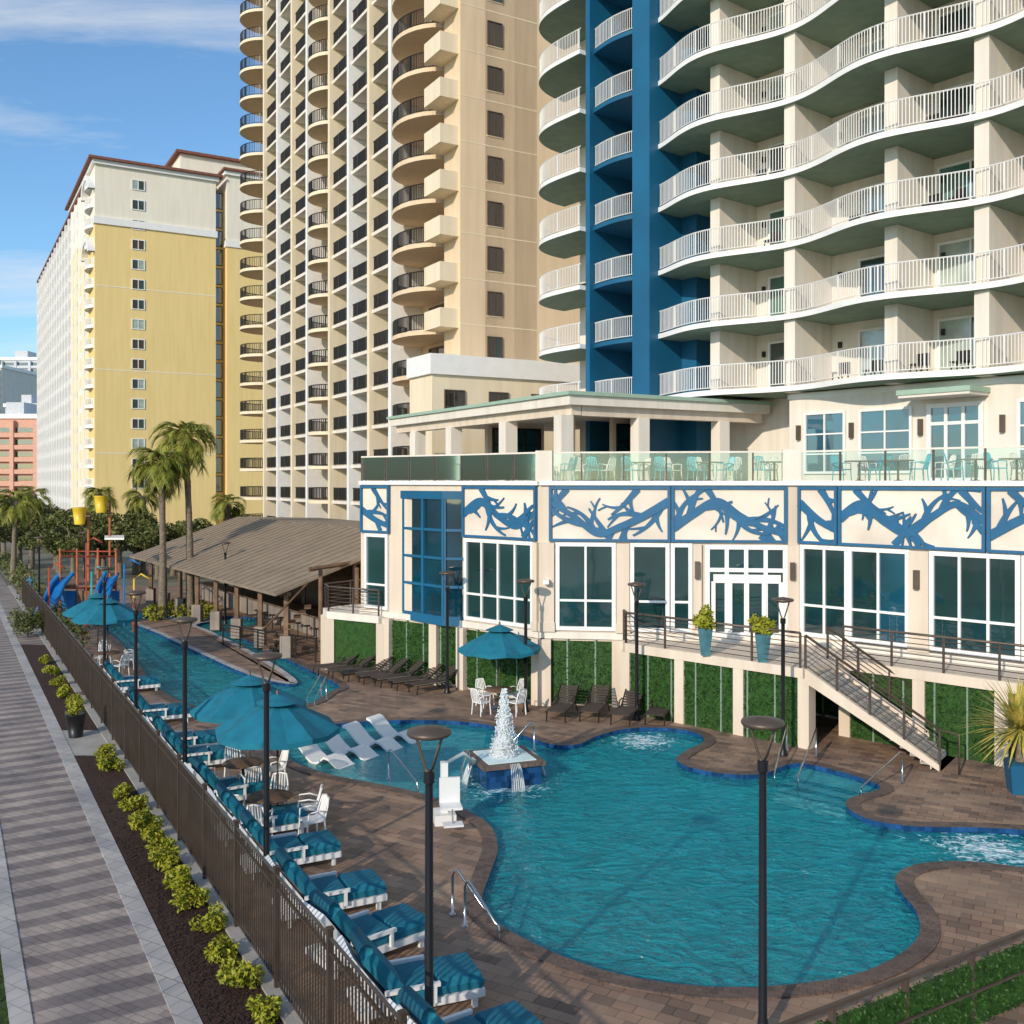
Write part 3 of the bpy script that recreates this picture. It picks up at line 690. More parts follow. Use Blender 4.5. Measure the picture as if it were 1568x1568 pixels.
for d in (-.03,-1.97):
    cable_rail(o,[SF.pt(0,d,2.4),SF.pt(run*ns,d,.15),],0,1.0,'bronze',step=1.2)
    tube(o,'railing','bronze',[SF.pt(run*ns,d,1.15),SF.pt(run*ns+.5,d,1.1),SF.pt(run*ns+.5,d,0)],.03,6)
o.finish()
def planter(loc):
    o=Ob('planter_pot')
    lathe(o,'pot','pot',[(.20,0),(.33,.85),(.35,.88),(.3,.88),(.28,.8)],n=4,smooth=False)
    for k in range(6): leaves(o,'leaves','leafy',(R.uniform(-.18,.18),R.uniform(-.18,.18),1.0+R.uniform(0,.4)),(.25,.25,.25),60,.1,R,.2)
    o.finish(loc,.6)
q=P(1080,31.6); planter((q.x,q.y,2.4)); q=P(1168,30.4); planter((q.x,q.y,2.4))
# ---------------- mid tower ----------------
C=Vector((-3.27,62.0)); MF=Fr(C,U1,-U2); ME=Fr(C,U2,-U1)
o=Ob('tan_condo_tower')
fbox(o,'walls','tan',MF,0,49,-14,-1.8,0,66)
fbox(o,'corner_walls','tan',MF,-.0,2.3,-5.7,-.0,0,66)
fbox(o,'side_wing_walls','tan2',ME,5.7,15,-16,-3,0,66)
zm=[15.1+2.9*k for k in range(-4,17)]
for z in zm:
    if z>14:
        window(o,ME,1.95,3.0,z+.7,z+2.2,.02,2,(),.05,'bronze',['dglass','dglass','glass'],.04)
        fbox(o,'window_sills','tan2',ME,1.9,3.05,0,.06,z+.6,z+.67)
        fbox(o,'wall_grooves','tan2',ME,.02,5.68,0,.015,z-.05,z+.02)
        window(o,ME,6.1,7.2,z+.5,z+2.2,-2.98,2,(),.05,'bronze','dglass',.04)
        fbox(o,'wing_balconies','white',ME,5.72,7.9,-3,-1.9,z-.3,z+.0); fbox(o,'wing_balconies','tan2',ME,5.72,7.9,-2.0,-1.9,z,z+.9)
        fbox(o,'box_balconies','tan2',MF,.25,2.6,.0,1.3,z-.25,z+.95)
    for c0,hw,dp in ((6.3,3.5,2.2),(25.6,2.6,1.9),(45.2,2.8,2.6)):
        f=lambda s:-1.8+ .6+(dp+.6)*math.sqrt(max(0,1-((s-c0)/hw)**2))
        ss=[c0-hw*math.cos(t*math.pi) for t in frange(0,1,16)]
        slab(o,MF,ss,-1.79,f,z-.28,z,'tan','tan','tan2' if c0!=6.3 else 'tan',nm='curved_balcony')
        railing(o,[MF.pt(s,f(s)-.08,0) for s in ss],z,1.05,'dark',pitch=.14 if c0<10 else .2,pr=.022,tr=.04,nm='dark_railings')
        window(o,MF,c0-1.9,c0+1.9,z+.05,z+2.3,-1.78,3,(),.08,'bronze',['dglass','dglass','glass'],.05)
bf=[9.9,14.0,18.3,22.7]; bf2=[28.5,32.8,37.3,41.8]
for grp in (bf,bf2):
    for i,s in enumerate(grp): fbox(o,'fin_walls','white' if i%2==0 else 'tan2',MF,s-.22,s+.22,-1.8,.6,0,66)
    for a,b in zip(grp[:-1],grp[1:]):
        fbox(o,'fin_walls','white',MF,a+.22,a+1.0,-1.7,.3,0,66)
        for z in zm:
            fbox(o,'bay_slabs','creamw',MF,a+.2,b-.2,-1.8,.35,z-.25,z)
            railing(o,[MF.pt(a+1.0,.28,0),MF.pt(b-.25,.28,0)],z,1.05,'dark',pitch=.18,pr=.026,tr=.045,nm='dark_railings')
            window(o,MF,a+1.15,b-.35,z+.05,z+2.35,-1.78,2,(),.08,'bronze',['dglass','dglass','glass','dglass','curtain'],.05)
fbox(o,'podium_walls','tan2',ME,-3.5,9,0,3.2,0,14.3); fbox(o,'podium_parapet','white',ME,-3.7,9.2,-.02,3.4,14.3,15.5)
for a in (-3,0,3): window(o,ME,a+.3,a+1.6,11.6,13.4,3.22,2,(),.06,'bronze','dglass')
o.finish()
# ---------------- yellow building ----------------
C2=Vector((-59.6,140)); YF=Fr(C2,U1,-U2); YE=Fr(C2,U2,-U1)
o=Ob('yellow_condo_building')
fbox(o,'walls','yellow',YE,.0,17,-30,0,0,45.6)
fbox(o,'upper_walls','pale',YE,.0,17,-30,-.02,45.6,54)
fbox(o,'recess_walls','yellow',YE,17,18.6,-30,-2,0,52)
fbox(o,'wing_walls','yellow',YE,18.6,34,-30,.3,0,44.4); fbox(o,'wing_upper','pale',YE,18.6,34,-30,.28,44.4,55.2)
fbox(o,'white_band','white',YE,-.2,17.2,-1,.25,44.9,45.9); fbox(o,'white_band','white',YE,18.4,34.2,-1,.5,43.7,44.7)
fbox(o,'cornice','white',YE,-.4,17.4,-30.5,.4,53.4,54.0); fbox(o,'roof_tiles','redroof',YE,-.9,17.9,-31,.9,54.0,54.35)
fbox(o,'cornice','white',YE,18.2,34.3,-30.5,.7,54.6,55.2); fbox(o,'roof_tiles','redroof',YE,17.9,34.8,-31,1.1,55.2,55.55)
fbox(o,'roof_block','pale',YE,13,30,-22,-6,54.3,58.8); fbox(o,'roof_tiles','redroof',YE,12.3,30.7,-22.7,-5.3,58.8,59.2)
fbox(o,'long_wing_walls','pale',YF,8,95,-22,-1.7,0,53); fbox(o,'roof_tiles','redroof',YF,8,95.6,-22,.3,53,53.4)
fbox(o,'corner_pier','yellow',YF,.02,5,-4,-1.7,0,45.58)
for zb in (12,24,36): fbox(o,'wall_joints','pale',YE,0.02,16.98,0,.03,zb,zb+.12)
for k in range(-1,16):
    z=6.2+2.9*k
    if z<4: continue
    window(o,YE,5.0,6.7,z+.8,z+2.2,.02,2,(),.12,'white',['glass','curtain','dglass'],.1)
    window(o,YE,17.2,18.4,z+.2,z+2.6,-1.98,1,(),.1,'dark','dglass',.1)
for k in range(0,18):
    z=2.9*k+1.5
    f=lambda s:-1.7+2.6*math.sqrt(max(0,1-((s-4.2)/3.6)**2))
    ss=[4.2-3.6*math.cos(t*math.pi) for t in frange(0,1,10)]
    slab(o,YF,ss,-1.69,f,z-.3,z+.15,'white','grey','white',nm='curved_balcony')
    railing(o,[YF.pt(s,f(s)-.08,0) for s in ss],z+.1,.95,'white',pitch=.35,pr=.05,tr=.07,nm='balustrades')
    fbox(o,'balcony_openings','dglass',YF,1.2,7.2,-1.72,-1.66,z+.2,z+2.3)
    s=8.5
    while s<94:
        fbox(o,'long_wing_slabs','white',YF,s,s+3.6,-1.7,0,z-.2,z+.0); fbox(o,'long_wing_parapets','white',YF,s,s+3.6,-.12,0,z,z+.75)
        fbox(o,'long_wing_openings','dglass',YF,s+.2,s+3.3,-1.72,-1.65,z+.1,z+2.4)
        s+=4.8
s=8.0
while s<95: fbox(o,'long_wing_piers','white',YF,s-.5,s+.45,-1.7,.3,0,52.8); s+=4.8
for zc in (52.5,43.5):
    n=12
    a=[YF.pt(4.2-4.2*math.cos(math.pi*i/n),.95,zc-2.6+2.6*math.sin(math.pi*i/n)) for i in range(n+1)]
    b=[YF.pt(4.2-3.3*math.cos(math.pi*i/n),.95,zc-2.6+1.9*math.sin(math.pi*i/n)) for i in range(n+1)]
    back=Vector((U2.x,U2.y,0))*2.6
    V=a+b+[q+back for q in a]+[q+back for q in b]; m=n+1
    o.add('arches','white',V,[(i,i+1,m+i+1,m+i) for i in range(n)]+[(i,i+1,2*m+i+1,2*m+i) for i in range(n)]+[(m+i,m+i+1,3*m+i+1,3*m+i) for i in range(n)])
o.finish()
def simple_bldg(name,p0,p1,d,ztop,m,dep=30,floors=None,win='dglass',skew=0):
    a=P(p0,d);b=P(p1,d+skew); fr=Fr(a,b-a,(0,-1)); L=(b-a).length; o=Ob(name)
    fbox(o,'walls',m,fr,0,L,-dep,0,0,ztop); fbox(o,'parapet','white',fr,-.5,L+.5,-dep-.5,.5,ztop,ztop+1.2)
    z=4
    while z<ztop-3:
        fbox(o,'window_strips',win,fr,.8,L-.8,0,.08,z+1,z+2.2)
        fbox(o,'balcony_parapets',m,fr,.3,L-.3,0,1.0,z-.3,z+.8); z+=3.1
    x=2
    while x<L: fbox(o,'piers',m,fr,x,x+1.0,0,1.2,0,ztop-.5); x+=6
    fbox(o,'roof_plant','grey',fr,L*.3,L*.6,-12,-4,ztop+1.2,ztop+4.5)
    o.finish()
simple_bldg('peach_hotel_building',-30,61,250,24,'peach'); simple_bldg('grey_highrise_building',-5,62,420,60,'grey',40)
simple_bldg('teal_office_building',8,60,330,33,'grey',20,win='glassb')
simple_bldg('white_apartment_building',-60,2,380,52,'creamw',40)
# ---------------- lamp posts ----------------
def lamp():
    o=Ob('street_lamp')
    lathe(o,'base','black',[(.13,0),(.13,.05),(.09,.12),(.07,.3)],n=12)
    tube(o,'post','black',[(0,0,.1),(0,0,3.95)],[.065,.055],8); tube(o,'collar','black',[(0,0,3.85),(0,0,4.0)],.08,10)
    for s in (-1,1): tube(o,'bracket_arms','bronze',[(0,0,3.95),(s*.05,0,4.05),(s*.17,0,4.45),(s*.17,0,4.5)],.022,6)
    lathe(o,'lamp_head','bronze',[(.10,4.46),(.29,4.5),(.31,4.53),(.30,4.57),(.06,4.62)],n=24)
    return o.finish()
lp=lamp()
lps=[(657,13.5),(1168,14.05),(408,19.4),(283,24.5),(208,30.4),(160,38.9),(805,34.0),(685,37.0),(1199,28.6),(975,32.9),(345,55),(60,60),(130,66)]
for i,(px,d) in enumerate(lps):
    q=P(px,d)
    if i==0: lp.location=(q.x,q.y,0)
    else: dup(lp,(q.x,q.y,0),R.uniform(-.15,.15))
# ---------------- furniture ----------------
def umbrella():
    o=Ob('patio_umbrella'); n=8
    levels=[(.0001,2.80),(.45,2.66),(.95,2.42),(1.48,2.14)]
    vs=[];fs=[]
    for r,z in levels:
        for k in range(2*n):
            a=math.pi*k/n; rr=r*(1 if k%2==0 else .935); zz=z-(0 if k%2==0 else .045*r)
            vs.append((rr*math.cos(a),rr*math.sin(a),zz))
    m=2*n
    for i in range(3):
        for k in range(m): fs.append((i*m+k,i*m+(k+1)%m,(i+1)*m+(k+1)%m,(i+1)*m+k))
    o.add('canopy','teal',vs,fs)
    v2=[vs[3*m+k] for k in range(m)]; v3=[(x*1.0,y*1.0,z-.12) for x,y,z in v2]
    o.add('canopy','teal',v2+v3,[(k,(k+1)%m,m+(k+1)%m,m+k) for k in range(m)])
    c=[];
    for r,z in ((.0001,2.95),(.5,2.75)):
        for k in range(m):
            a=math.pi*k/n; c.append((r*math.cos(a),r*math.sin(a),z))
    o.add('vent_cap','teal',c,[(k,(k+1)%m,m+(k+1)%m,m+k) for k in range(m)])
    lathe(o,'finial','bronze',[(.03,2.9),(.04,3.0),(.01,3.06)],n=8)
    tube(o,'pole','bronze',[(0,0,0),(0,0,2.9)],.024,8)
    for k in range(n):
        a=2*math.pi*k/n; tube(o,'ribs','bronze',[(0,0,2.3),(.7*math.cos(a),.7*math.sin(a),2.49)],.01,4,smooth=False)
    lathe(o,'base','conc',[(.28,0),(.28,.06),(.1,.1)],n=16)
    return o.finish()
um=umbrella()
ul=[(425,23.3),(382,25.6),(765,34.6),(165,42.5),(150,44.5)]
for i,(px,d) in enumerate(ul):
    q=P(px,d)
    if i==0: um.location=(q.x,q.y,0)
    else: dup(um,(q.x,q.y,0),R.uniform(0,1))
def chair(m='wplastic',name='patio_chair'):
    o=Ob(name)
    box(o,'seat',m,(0,0,.44),(.46,.44,.035))
    for x in (-.21,.21):
        for y in (-.2,.2): tube(o,'legs',m,[(x*1.12,y*1.15,0),(x,y,.44)],.02,6)
        tube(o,'arms',m,[(x*1.08,.2,.44),(x*1.15,.19,.66),(x*1.1,-.05,.68),(x*1.0,-.25,.62)],.02,6)
        tube(o,'back_frame',m,[(x,-.2,.44),(x*.95,-.28,.7),(x*.75,-.33,.9)],.02,6)
    tube(o,'back_frame',m,[(-.16,-.33,.9),(0,-.345,.93),(.16,-.33,.9)],.022,6)
    for k in range(5):
        x=-.12+.06*k; tube(o,'back_slats',m,[(x,-.21,.45),(x,-.28,.7),(x*.95,-.335,.91)],.018,4)
    return o.finish()
ch=chair(); first=[True]
def table():
    o=Ob('patio_table'); lathe(o,'top','wood',[(.01,.70),(.5,.71),(.52,.73),(.5,.75),(.01,.755)],n=24); tube(o,'pedestal','bronze',[(0,0,0),(0,0,.71)],.04,8); lathe(o,'foot','bronze',[(.3,0),(.3,.03),(.05,.08)],n=16); return o.finish()
tb=table(); tf=[True]
def place(root,flag,loc,rot,scale=1):
    if flag[0]: root.location=loc; root.rotation_euler=(0,0,rot); root.scale=(scale,)*3; flag[0]=False
    else: dup(root,loc,rot,scale)
def sett(x,y,n,a0,r=.85):
    place(tb,tf,(x,y,0),0)
    for k in range(n):
        a=a0+2*math.pi*k/n+R.uniform(-.15,.15); place(ch,first,(x+r*math.cos(a),y+r*math.sin(a),0),a+math.pi/2)
for px,d,n in ((413,22.6,4),(372,25.3,4),(765,34.2,4),(165,41.5,3)): q=P(px,d); sett(q.x,q.y,n,R.uniform(0,1))
for px,py,r in ((478,1285,2.2),(185,1035,1.0),(198,1020,2.0),(160,1010,.3)): g=G(px,py); place(ch,first,(g.x,g.y,0),r)
def lounger():
    o=Ob('sun_lounger')
    for y in (-.32,.32):
        tube(o,'frame','dark',[(-.35,y,.36),(1.05,y,.34)],.025,6); tube(o,'frame','dark',[(-.35,y,.36),(-1.0,y,.85)],.025,6)
        tube(o,'frame','dark',[(-.85,y,0),(-.5,y,.36)],.025,6); tube(o,'frame','dark',[(.9,y,0),(.85,y,.35)],.025,6); tube(o,'frame','dark',[(-.45,y,.6),(-.2,y,.58),(-.0,y,.38)],.025,6)
    k=14
    for i in range(k):
        x=-.33+1.36*(i+.5)/k; box(o,'sling','sling',(x,0,.37),(.085,.6,.012))
    for i in range(7):
        t=(i+.5)/7; x=-.35-.63*t; z=.37+.48*t
        o.add('sling','sling',[(x-.035,-.3,z+.03),(x+.035,-.3,z-.025),(x+.035,.3,z-.025),(x-.035,.3,z+.03)],[(0,1,2,3)])
    return o.finish()
lg=lounger(); lf=[True]
ru=math.atan2(-U2.y,-U2.x)
for k in range(7):
    x,y=-3.0-.74*k*.78*1.25,37.45+.74*k*.62*1.25
    place(lg,lf,(x,y,0),ru+R.uniform(-.08,.08))
for px in (862,912,962,1012): 
    q=P(px,33.2 if px<950 else 32.7); place(lg,lf,(q.x,q.y+.2,0),-math.pi/2-.35+R.uniform(-.05,.05))
for px,py in ((405,950),(430,957)): g=G(px,py); place(lg,lf,g,ru)
def tealchaise():
    o=Ob('cushioned_chaise')
    box(o,'frame','wplastic',(.1,0,.2),(1.75,.72,.1)); 
    for x in (-.65,.85):
        for y in (-.28,.28): box(o,'legs','wplastic',(x,y,.09),(.07,.07,.18))
    def pad(x0,x1,z0,z1,th):
        n=Vector((-(z1-z0),x1-x0)).normalized(); V=[];Fs=[]
        for j,(ins,e) in enumerate(((0,0),(-.02,th*.5),(.03,th),(.25,th*1.08))):
            for (u,v) in ((0,-1),(1,-1),(1,1),(0,1)):
                L_=math.hypot(x1-x0,z1-z0); uu=(ins*.9/L_ if u==0 else 1-ins*.9/L_); yy=v*(.33-ins*.9)
                x=x0+(x1-x0)*uu; z=z0+(z1-z0)*uu; V.append((x+n.x*e,yy,z+n.y*e))
        for j in range(3):
            for k in range(4): Fs.append((j*4+k,j*4+(k+1)%4,j*4+4+(k+1)%4,j*4+4+k))
        Fs+=[(0,1,2,3),(12,13,14,15)]
        o.add('cushion','teal',V,Fs)
    pad(-.28,.3,.26,.27,.2); pad(.32,.95,.27,.26,.2); pad(-.72,-.28,.88,.32,.2)
    vs=[(-.84,-.36,.98),(-.28,-.36,.22),(-.28,.36,.22),(-.84,.36,.98),(-.92,-.36,.94),(-.42,-.36,.2),(-.42,.36,.2),(-.92,.36,.94)]
    o.add('back_panel','wplastic',vs,BF)
    tube(o,'roll_pillow','teal',[(-.66,-.3,1.0),(-.66,.3,1.0)],.10,8)
    box(o,'side_arms','wplastic',(-.05,.39,.46),(.75,.06,.05)); box(o,'side_arms','wplastic',(-.05,-.39,.46),(.75,.06,.05))
    for y in (.39,-.39): box(o,'side_arms','wplastic',(.25,y,.33),(.05,.055,.22))
    return o.finish()
tc_=tealchaise(); tff=[True]; rr=math.atan2(U2.y,U2.x)
for Y in (12.6,14.2,15.8,17.5,19.6,21.4,23.6,26.6,28.2,31.8,36.5):
    x=FX(Y)+.864*1.35+.25; y=Y+.503*1.35
    place(tc_,tff,(x,y,0),rr+R.uniform(-.22,.18),1.12)
def tub():
    o=Ob('ledge_lounger'); pr=[(-.85,.62),(-.7,.58),(-.3,.22),(-.05,.08),(.15,.12),(.4,.30),(.55,.28),(.9,.06),(1.0,.04)]
    vs=[];n=len(pr)
    for dz in (0,-.07):
        for y in (-.33,.33):
            for x,z in pr: vs.append((x,y,z+dz))
    fs=[]
    for i in range(n-1): fs+=[(i,i+1,n+i+1,n+i),(2*n+i,2*n+i+1,3*n+i+1,3*n+i),(i,i+1,2*n+i+1,2*n+i),(n+i,n+i+1,3*n+i+1,3*n+i)]
    fs+=[(0,n,3*n,2*n),(n-1,2*n-1,4*n-1,3*n-1)]
    o.add('shell','wplastic',vs,fs); box(o,'foot','wplastic',(-.05,0,-.05),(.5,.5,.2)); return o.finish()
tu=tub(); tuf=[True]
for px,py in ((492,1160),(530,1148),(568,1136),(603,1124)):
    g=G(px,py); place(tu,tuf,(g.x,g.y,-.14),-.55+R.uniform(-.05,.05))
tch=chair('turq','terrace_chair'); t2=[True]; wch=chair('creamw','dining_chair'); t3=[True]
def tpos(i,s,back): return segs[i].pt(s,-back,7.97)
for i,s,b in [(1,.6,1.2),(1,1.8,1.5),(1,3.0,1.1),(2,.9,1.3),(2,1.9,1.0),(2,3.2,1.4),(2,4.4,1.1),(2,5.6,1.5),(2,6.6,1.1),(2,7.9,1.2),(3,1.0,1.3),(3,2.4,1.2),(3,3.6,1.5),(3,4.9,1.2),(3,6.1,1.3),(3,7.3,1.4),(0,.8,1.5),(0,2.2,1.3),(0,3.6,1.4)]:
    place(tch,t2,tpos(i,s,b),R.uniform(0,6)); place(wch,t3,tpos(i,s+.4,b+1.1),R.uniform(0,6))
    if R.random()<.5:
        c=dup(tb,tpos(i,s+.5,b+.3),0)
# ---------------- fountain ----------------
o=Ob('pool_fountain')
fa_=.35
def sq(r,z0,z1,m,p): box(o,p,m,(0,0,(z0+z1)/2),(2*r,2*r,z1-z0),fa_)
sq(.78,-.59,.42,'tile','basin_wall')
box(o,'basin_rim','coping',(0,0,.47),(1.74,1.74,.1),fa_)
box(o,'basin_water','poolw',(0,0,.535),(1.35,1.35,.02),fa_)
M['spray']=mat('water_spray',(.82,.88,.91),.4,var=.08,scale=14,bump=1,bscale=22); 
M['spray'].node_tree.nodes['Principled BSDF'].inputs['Alpha'].default_value=.6
M['drops']=mat('water_drops',(.85,.9,.93),.3,var=.05)
for j in range(5):
    hh=1.75-.16*j; rb=.16+.045*j; cx=R.uniform(-.04,.04); cy=R.uniform(-.04,.04)
    prof=[]
    for t in frange(0,1,22):
        prof.append((max(.015,(rb*(1-t)**.75+.035)*(1+.12*math.sin(t*23+j*2))),.52+hh*t))
    lathe(o,'water_jet','spray',prof,c=(cx,cy,0),n=14,jit=.22)
for j in range(1500):
    t=R.random()**1.3; rad=(.06+.36*(1-t))*R.uniform(.5,1.15); a=R.uniform(0,6.28); z=.5+1.85*t
    q=Vector((rad*math.cos(a),rad*math.sin(a),z)); s_=R.uniform(.008,.024)
    o.add('droplets','drops',[q+Vector((s_,0,0)),q+Vector((0,s_,0)),q+Vector((-s_,0,0)),q+Vector((0,-s_,0)),q+Vector((0,0,s_)),q-Vector((0,0,s_*1.8))],[(0,1,4),(1,2,4),(2,3,4),(3,0,4),(1,0,5),(2,1,5),(3,2,5),(0,3,5)])
for sd_ in (0,1,2,3):
    a=fa_+sd_*math.pi/2; d=Vector((math.cos(a),math.sin(a),0)); e=Vector((-d.y,d.x,0))
    for q_ in range(7):
        off=-.12+.04*q_+R.uniform(-.01,.01); tube(o,'spill_streams','spray',[d*(.84+.30*t)+e*(off*(1+.5*t))+Vector((0,0,.53-.66*t*t)) for t in frange(0,1,6)],[.010,.012,.014,.015,.016,.02,.026],5)
o.finish((ft.x,ft.y+.3,0))
# ---------------- hand rails ----------------
def handrail(p0,p1,h=.85,z1=-.3):
    o=Ob('pool_handrail'); a=Vector((p0.x,p0.y,0)); b=Vector((p1.x,p1.y,z1)); up=Vector((0,0,1)); d=(b-a); d.z=0; L=d.length; d.normalize()
    tube(o,'tube','steel',[a,a+up*(h-.12),a+up*(h-.03)+d*.04,a+up*h+d*.12,b+up*(h-.25)-d*.12,b+up*(h-.30)-d*.03,b+up*(h-.45),b],.024,8)
    lathe(o,'flange','steel',[(.06,0.03),(.05,.05)],c=(a.x,a.y,0),n=10)
    o.finish()
handrail(G(712,1420),G(765,1440)); handrail(G(693,1402),G(748,1416))
handrail(G(595,1195),G(640,1215)); handrail(G(1205,1150),G(1186,1200)); handrail(G(1250,1160),G(1222,1205)); handrail(G(1382,1200),G(1318,1222)); handrail(G(718,1195),G(700,1215))
handrail(G(492,1068),G(470,1080)); handrail(G(818,1150),G(780,1150)); handrail(G(500,1072),G(482,1085))
o=Ob('pool_lift'); 
box(o,'base','wplastic',(0,0,.12),(.5,.6,.24)); box(o,'mast','wplastic',(0,0,.75),(.16,.2,1.3)); tube(o,'arm','wplastic',[(0,0,1.35),(.5,.3,1.5),(.8,.5,1.2)],.045,8)
box(o,'seat','wplastic',(.1,-.45,.5),(.48,.45,.06)); box(o,'seat_back','wplastic',(.1,-.22,.8),(.48,.06,.6)); box(o,'footrest','wplastic',(.1,-.8,.2),(.45,.3,.04)); tube(o,'leg_rest','steel',[(.1,-.66,.5),(.1,-.8,.2)],.02,6)
o.finish(G(680,1258),.2)
# ---------------- foreground fence ----------------
o=Ob('hedge_railing_fence')
a=Vector((3.45,12.45))-U2*3.5; b=Vector((3.45,12.45))+U2*14; fr=Fr(a,b-a,(.3,-1)); L=(b-a).length
fbox(o,'hedge_panel','hedge',fr,0,L,-.04,.04,.05,.9)
fbox(o,'rails','bronze',fr,0,L,-.03,.03,1.07,1.12); fbox(o,'rails','bronze',fr,0,L,.08,.11,.55,.58)
for k in range(13): fbox(o,'posts','bronze',fr,L*k/12-.03,L*k/12+.03,-.04,.05,0,1.1)
vs=[];fs=[]
for i in range(int(L*1*1300)):
    q=fr.pt(R.uniform(0,L),R.choice((-1,1))*.04+R.uniform(-.03,.04),R.uniform(.03,.93)); a_=Vector((R.uniform(-1,1),R.uniform(-1,1),R.uniform(-1,1))).normalized(); b_=a_.cross(Vector((R.uniform(-1,1),1,R.uniform(-1,1)))).normalized(); k=len(vs)
    vs+=[q-a_*.03,q+b_*.018,q+a_*.03,q-b_*.018]; fs.append((k,k+1,k+2,k+3))
o.add('hedge_leaves','hedge',vs,fs); o.finish()
# ---------------- shed / pavilion bar ----------------
o=Ob('poolside_shelter')
e0=Vector((-10.4,44.0)); e1=Vector((-25.4,66.0)); ud=(e1-e0).normalized(); vd=Vector((-ud.y,ud.x)); vd=vd if vd.x>0 else -vd
SFm=Fr(e0,ud,-vd); L=(e1-e0).length; D=7.0; z0,z1=3.0,5.35
def rp(s,t,dz=0): q=e0+ud*s+vd*(t*D); return Vector((q.x,q.y,z0+(z1-z0)*t+dz))
o.add('roof','shedroof',[rp(-.3,-.05),rp(L,-.05),rp(L,1),rp(-.3,1),rp(-.3,-.05,.12),rp(L,-.05,.12),rp(L,1,.12),rp(-.3,1,.12)],BF)
o.add('roof_back','shedroof',[rp(-.3,1.002,.12),rp(L,1.002,.12),rp(L,1.9,-2.2),rp(-.3,1.9,-2.2)],[(0,1,2,3)])
s=0
while s<L:
    tube(o,'roof_seams','shedroof',[rp(s,-.05,.14),rp(s,1,.14)],.03,4,smooth=False); s+=.9
s=.3
while s<L:
    q=e0+ud*s+vd*.4; box(o,'posts','wood',(q.x,q.y,1.55),(.2,.2,3.1)); box(o,'stone_bases','stone',(q.x,q.y,.5),(.5,.5,1.0))
    q=q+vd*5; box(o,'posts','wood',(q.x,q.y,2.2),(.2,.2,4.4)); s+=3.4
fbox(o,'bar_counter','stone',SFm,2,L-2,-4.5,-3.9,0,1.1); fbox(o,'bar_top','wood',SFm,1.8,L-1.8,-4.7,-3.5,1.1,1.16)
fbox(o,'back_wall','wood',SFm,0,L,-6.9,-6.7,0,4.2)
fbox(o,'eave_beam','wood',SFm,0,L,-.5,-.3,2.8,3.0)
for k in range(8):
    q=SFm.pt(3+k*1.2,-3.0,0); tube(o,'bar_stools','dark',[q,q+Vector((0,0,.72))],.03,6); lathe(o,'bar_stool_seats','dark',[(.18,.72),(.18,.77)],c=q,n=10)
cable_rail(o,[SFm.pt(-1.6,-1,0),SFm.pt(5,1.0,0)],0,1.05,'dark')
o.finish()
# ---------------- splash playground ----------------
o=Ob('water_playground')
for px in (92,118,150,178):
    for dd in (56,60): q=P(px,dd); tube(o,'frame_posts','orange',[(q.x,q.y,0),(q.x,q.y,3.9)],.07,8)
for z in (1.9,3.7):
    a,b,c_,e_=[P(px,dd) for px,dd in ((92,56),(178,56),(178,60),(92,60))]
    tube(o,'frame_beams','red',[(a.x,a.y,z),(b.x,b.y,z),(c_.x,c_.y,z),(e_.x,e_.y,z),(a.x,a.y,z)],.06,6)
prism(o,'play_deck','wood',[P(92,56),P(178,56),P(178,60),P(92,60)],1.95,2.05)
for px,py in ((122,790),(155,772)):
    q=P(px,58); zc=8-(py-HZ)/F*58; tube(o,'bucket_poles','orange',[(q.x+.3,q.y+.5,0),(q.x+.3,q.y+.5,zc+.2)],.07,8)
    lathe(o,'tipping_buckets','yel',[(.28,-.5),(.40,.45),(.43,.5),(.35,.45),(.2,-.35)],c=(q.x,q.y,zc),n=14)
    tube(o,'bucket_axle','steel',[(q.x-.6,q.y,zc),(q.x+.6,q.y,zc)],.04,6)
for px,dx in ((98,-.1),(167,.3)):
    q=P(px,56); pts=[(q.x,q.y+.3,2.5),(q.x+dx*.3,q.y-.7,2.0),(q.x+dx*.6,q.y-1.5,1.2),(q.x+dx,q.y-2.5,.5)]
    for off in (-.36,.36): tube(o,'slides','sblue',[(x+off,y,z+.2) for x,y,z in pts],.12,8)
    vs=[];
    for x,y,z in pts: vs+=[(x-.36,y,z),(x+.36,y,z)]
    o.add('slides','sblue',vs,[(0,1,3,2),(2,3,5,4),(4,5,7,6)])
for px,h,m in ((75,3.2,'red'),(205,2.6,'yel'),(132,4.6,'red'),(190,3.4,'sblue'),(140,3.0,'turq')):
    q=P(px,54); tube(o,'spray_poles',m,[(q.x,q.y,0),(q.x,q.y,h),(q.x+.4,q.y,h+.3),(q.x+.9,q.y,h)],.05,8)
prism(o,'play_roof','white',[P(160,57),P(190,57),P(190,60),P(160,60)],4.6,4.7)
for px in (105,128,172): q=P(px,55.9); box(o,'play_panels','sblue' if px!=128 else 'wood',(q.x,q.y,1.2),(.8,.08,1.1))
o.finish()
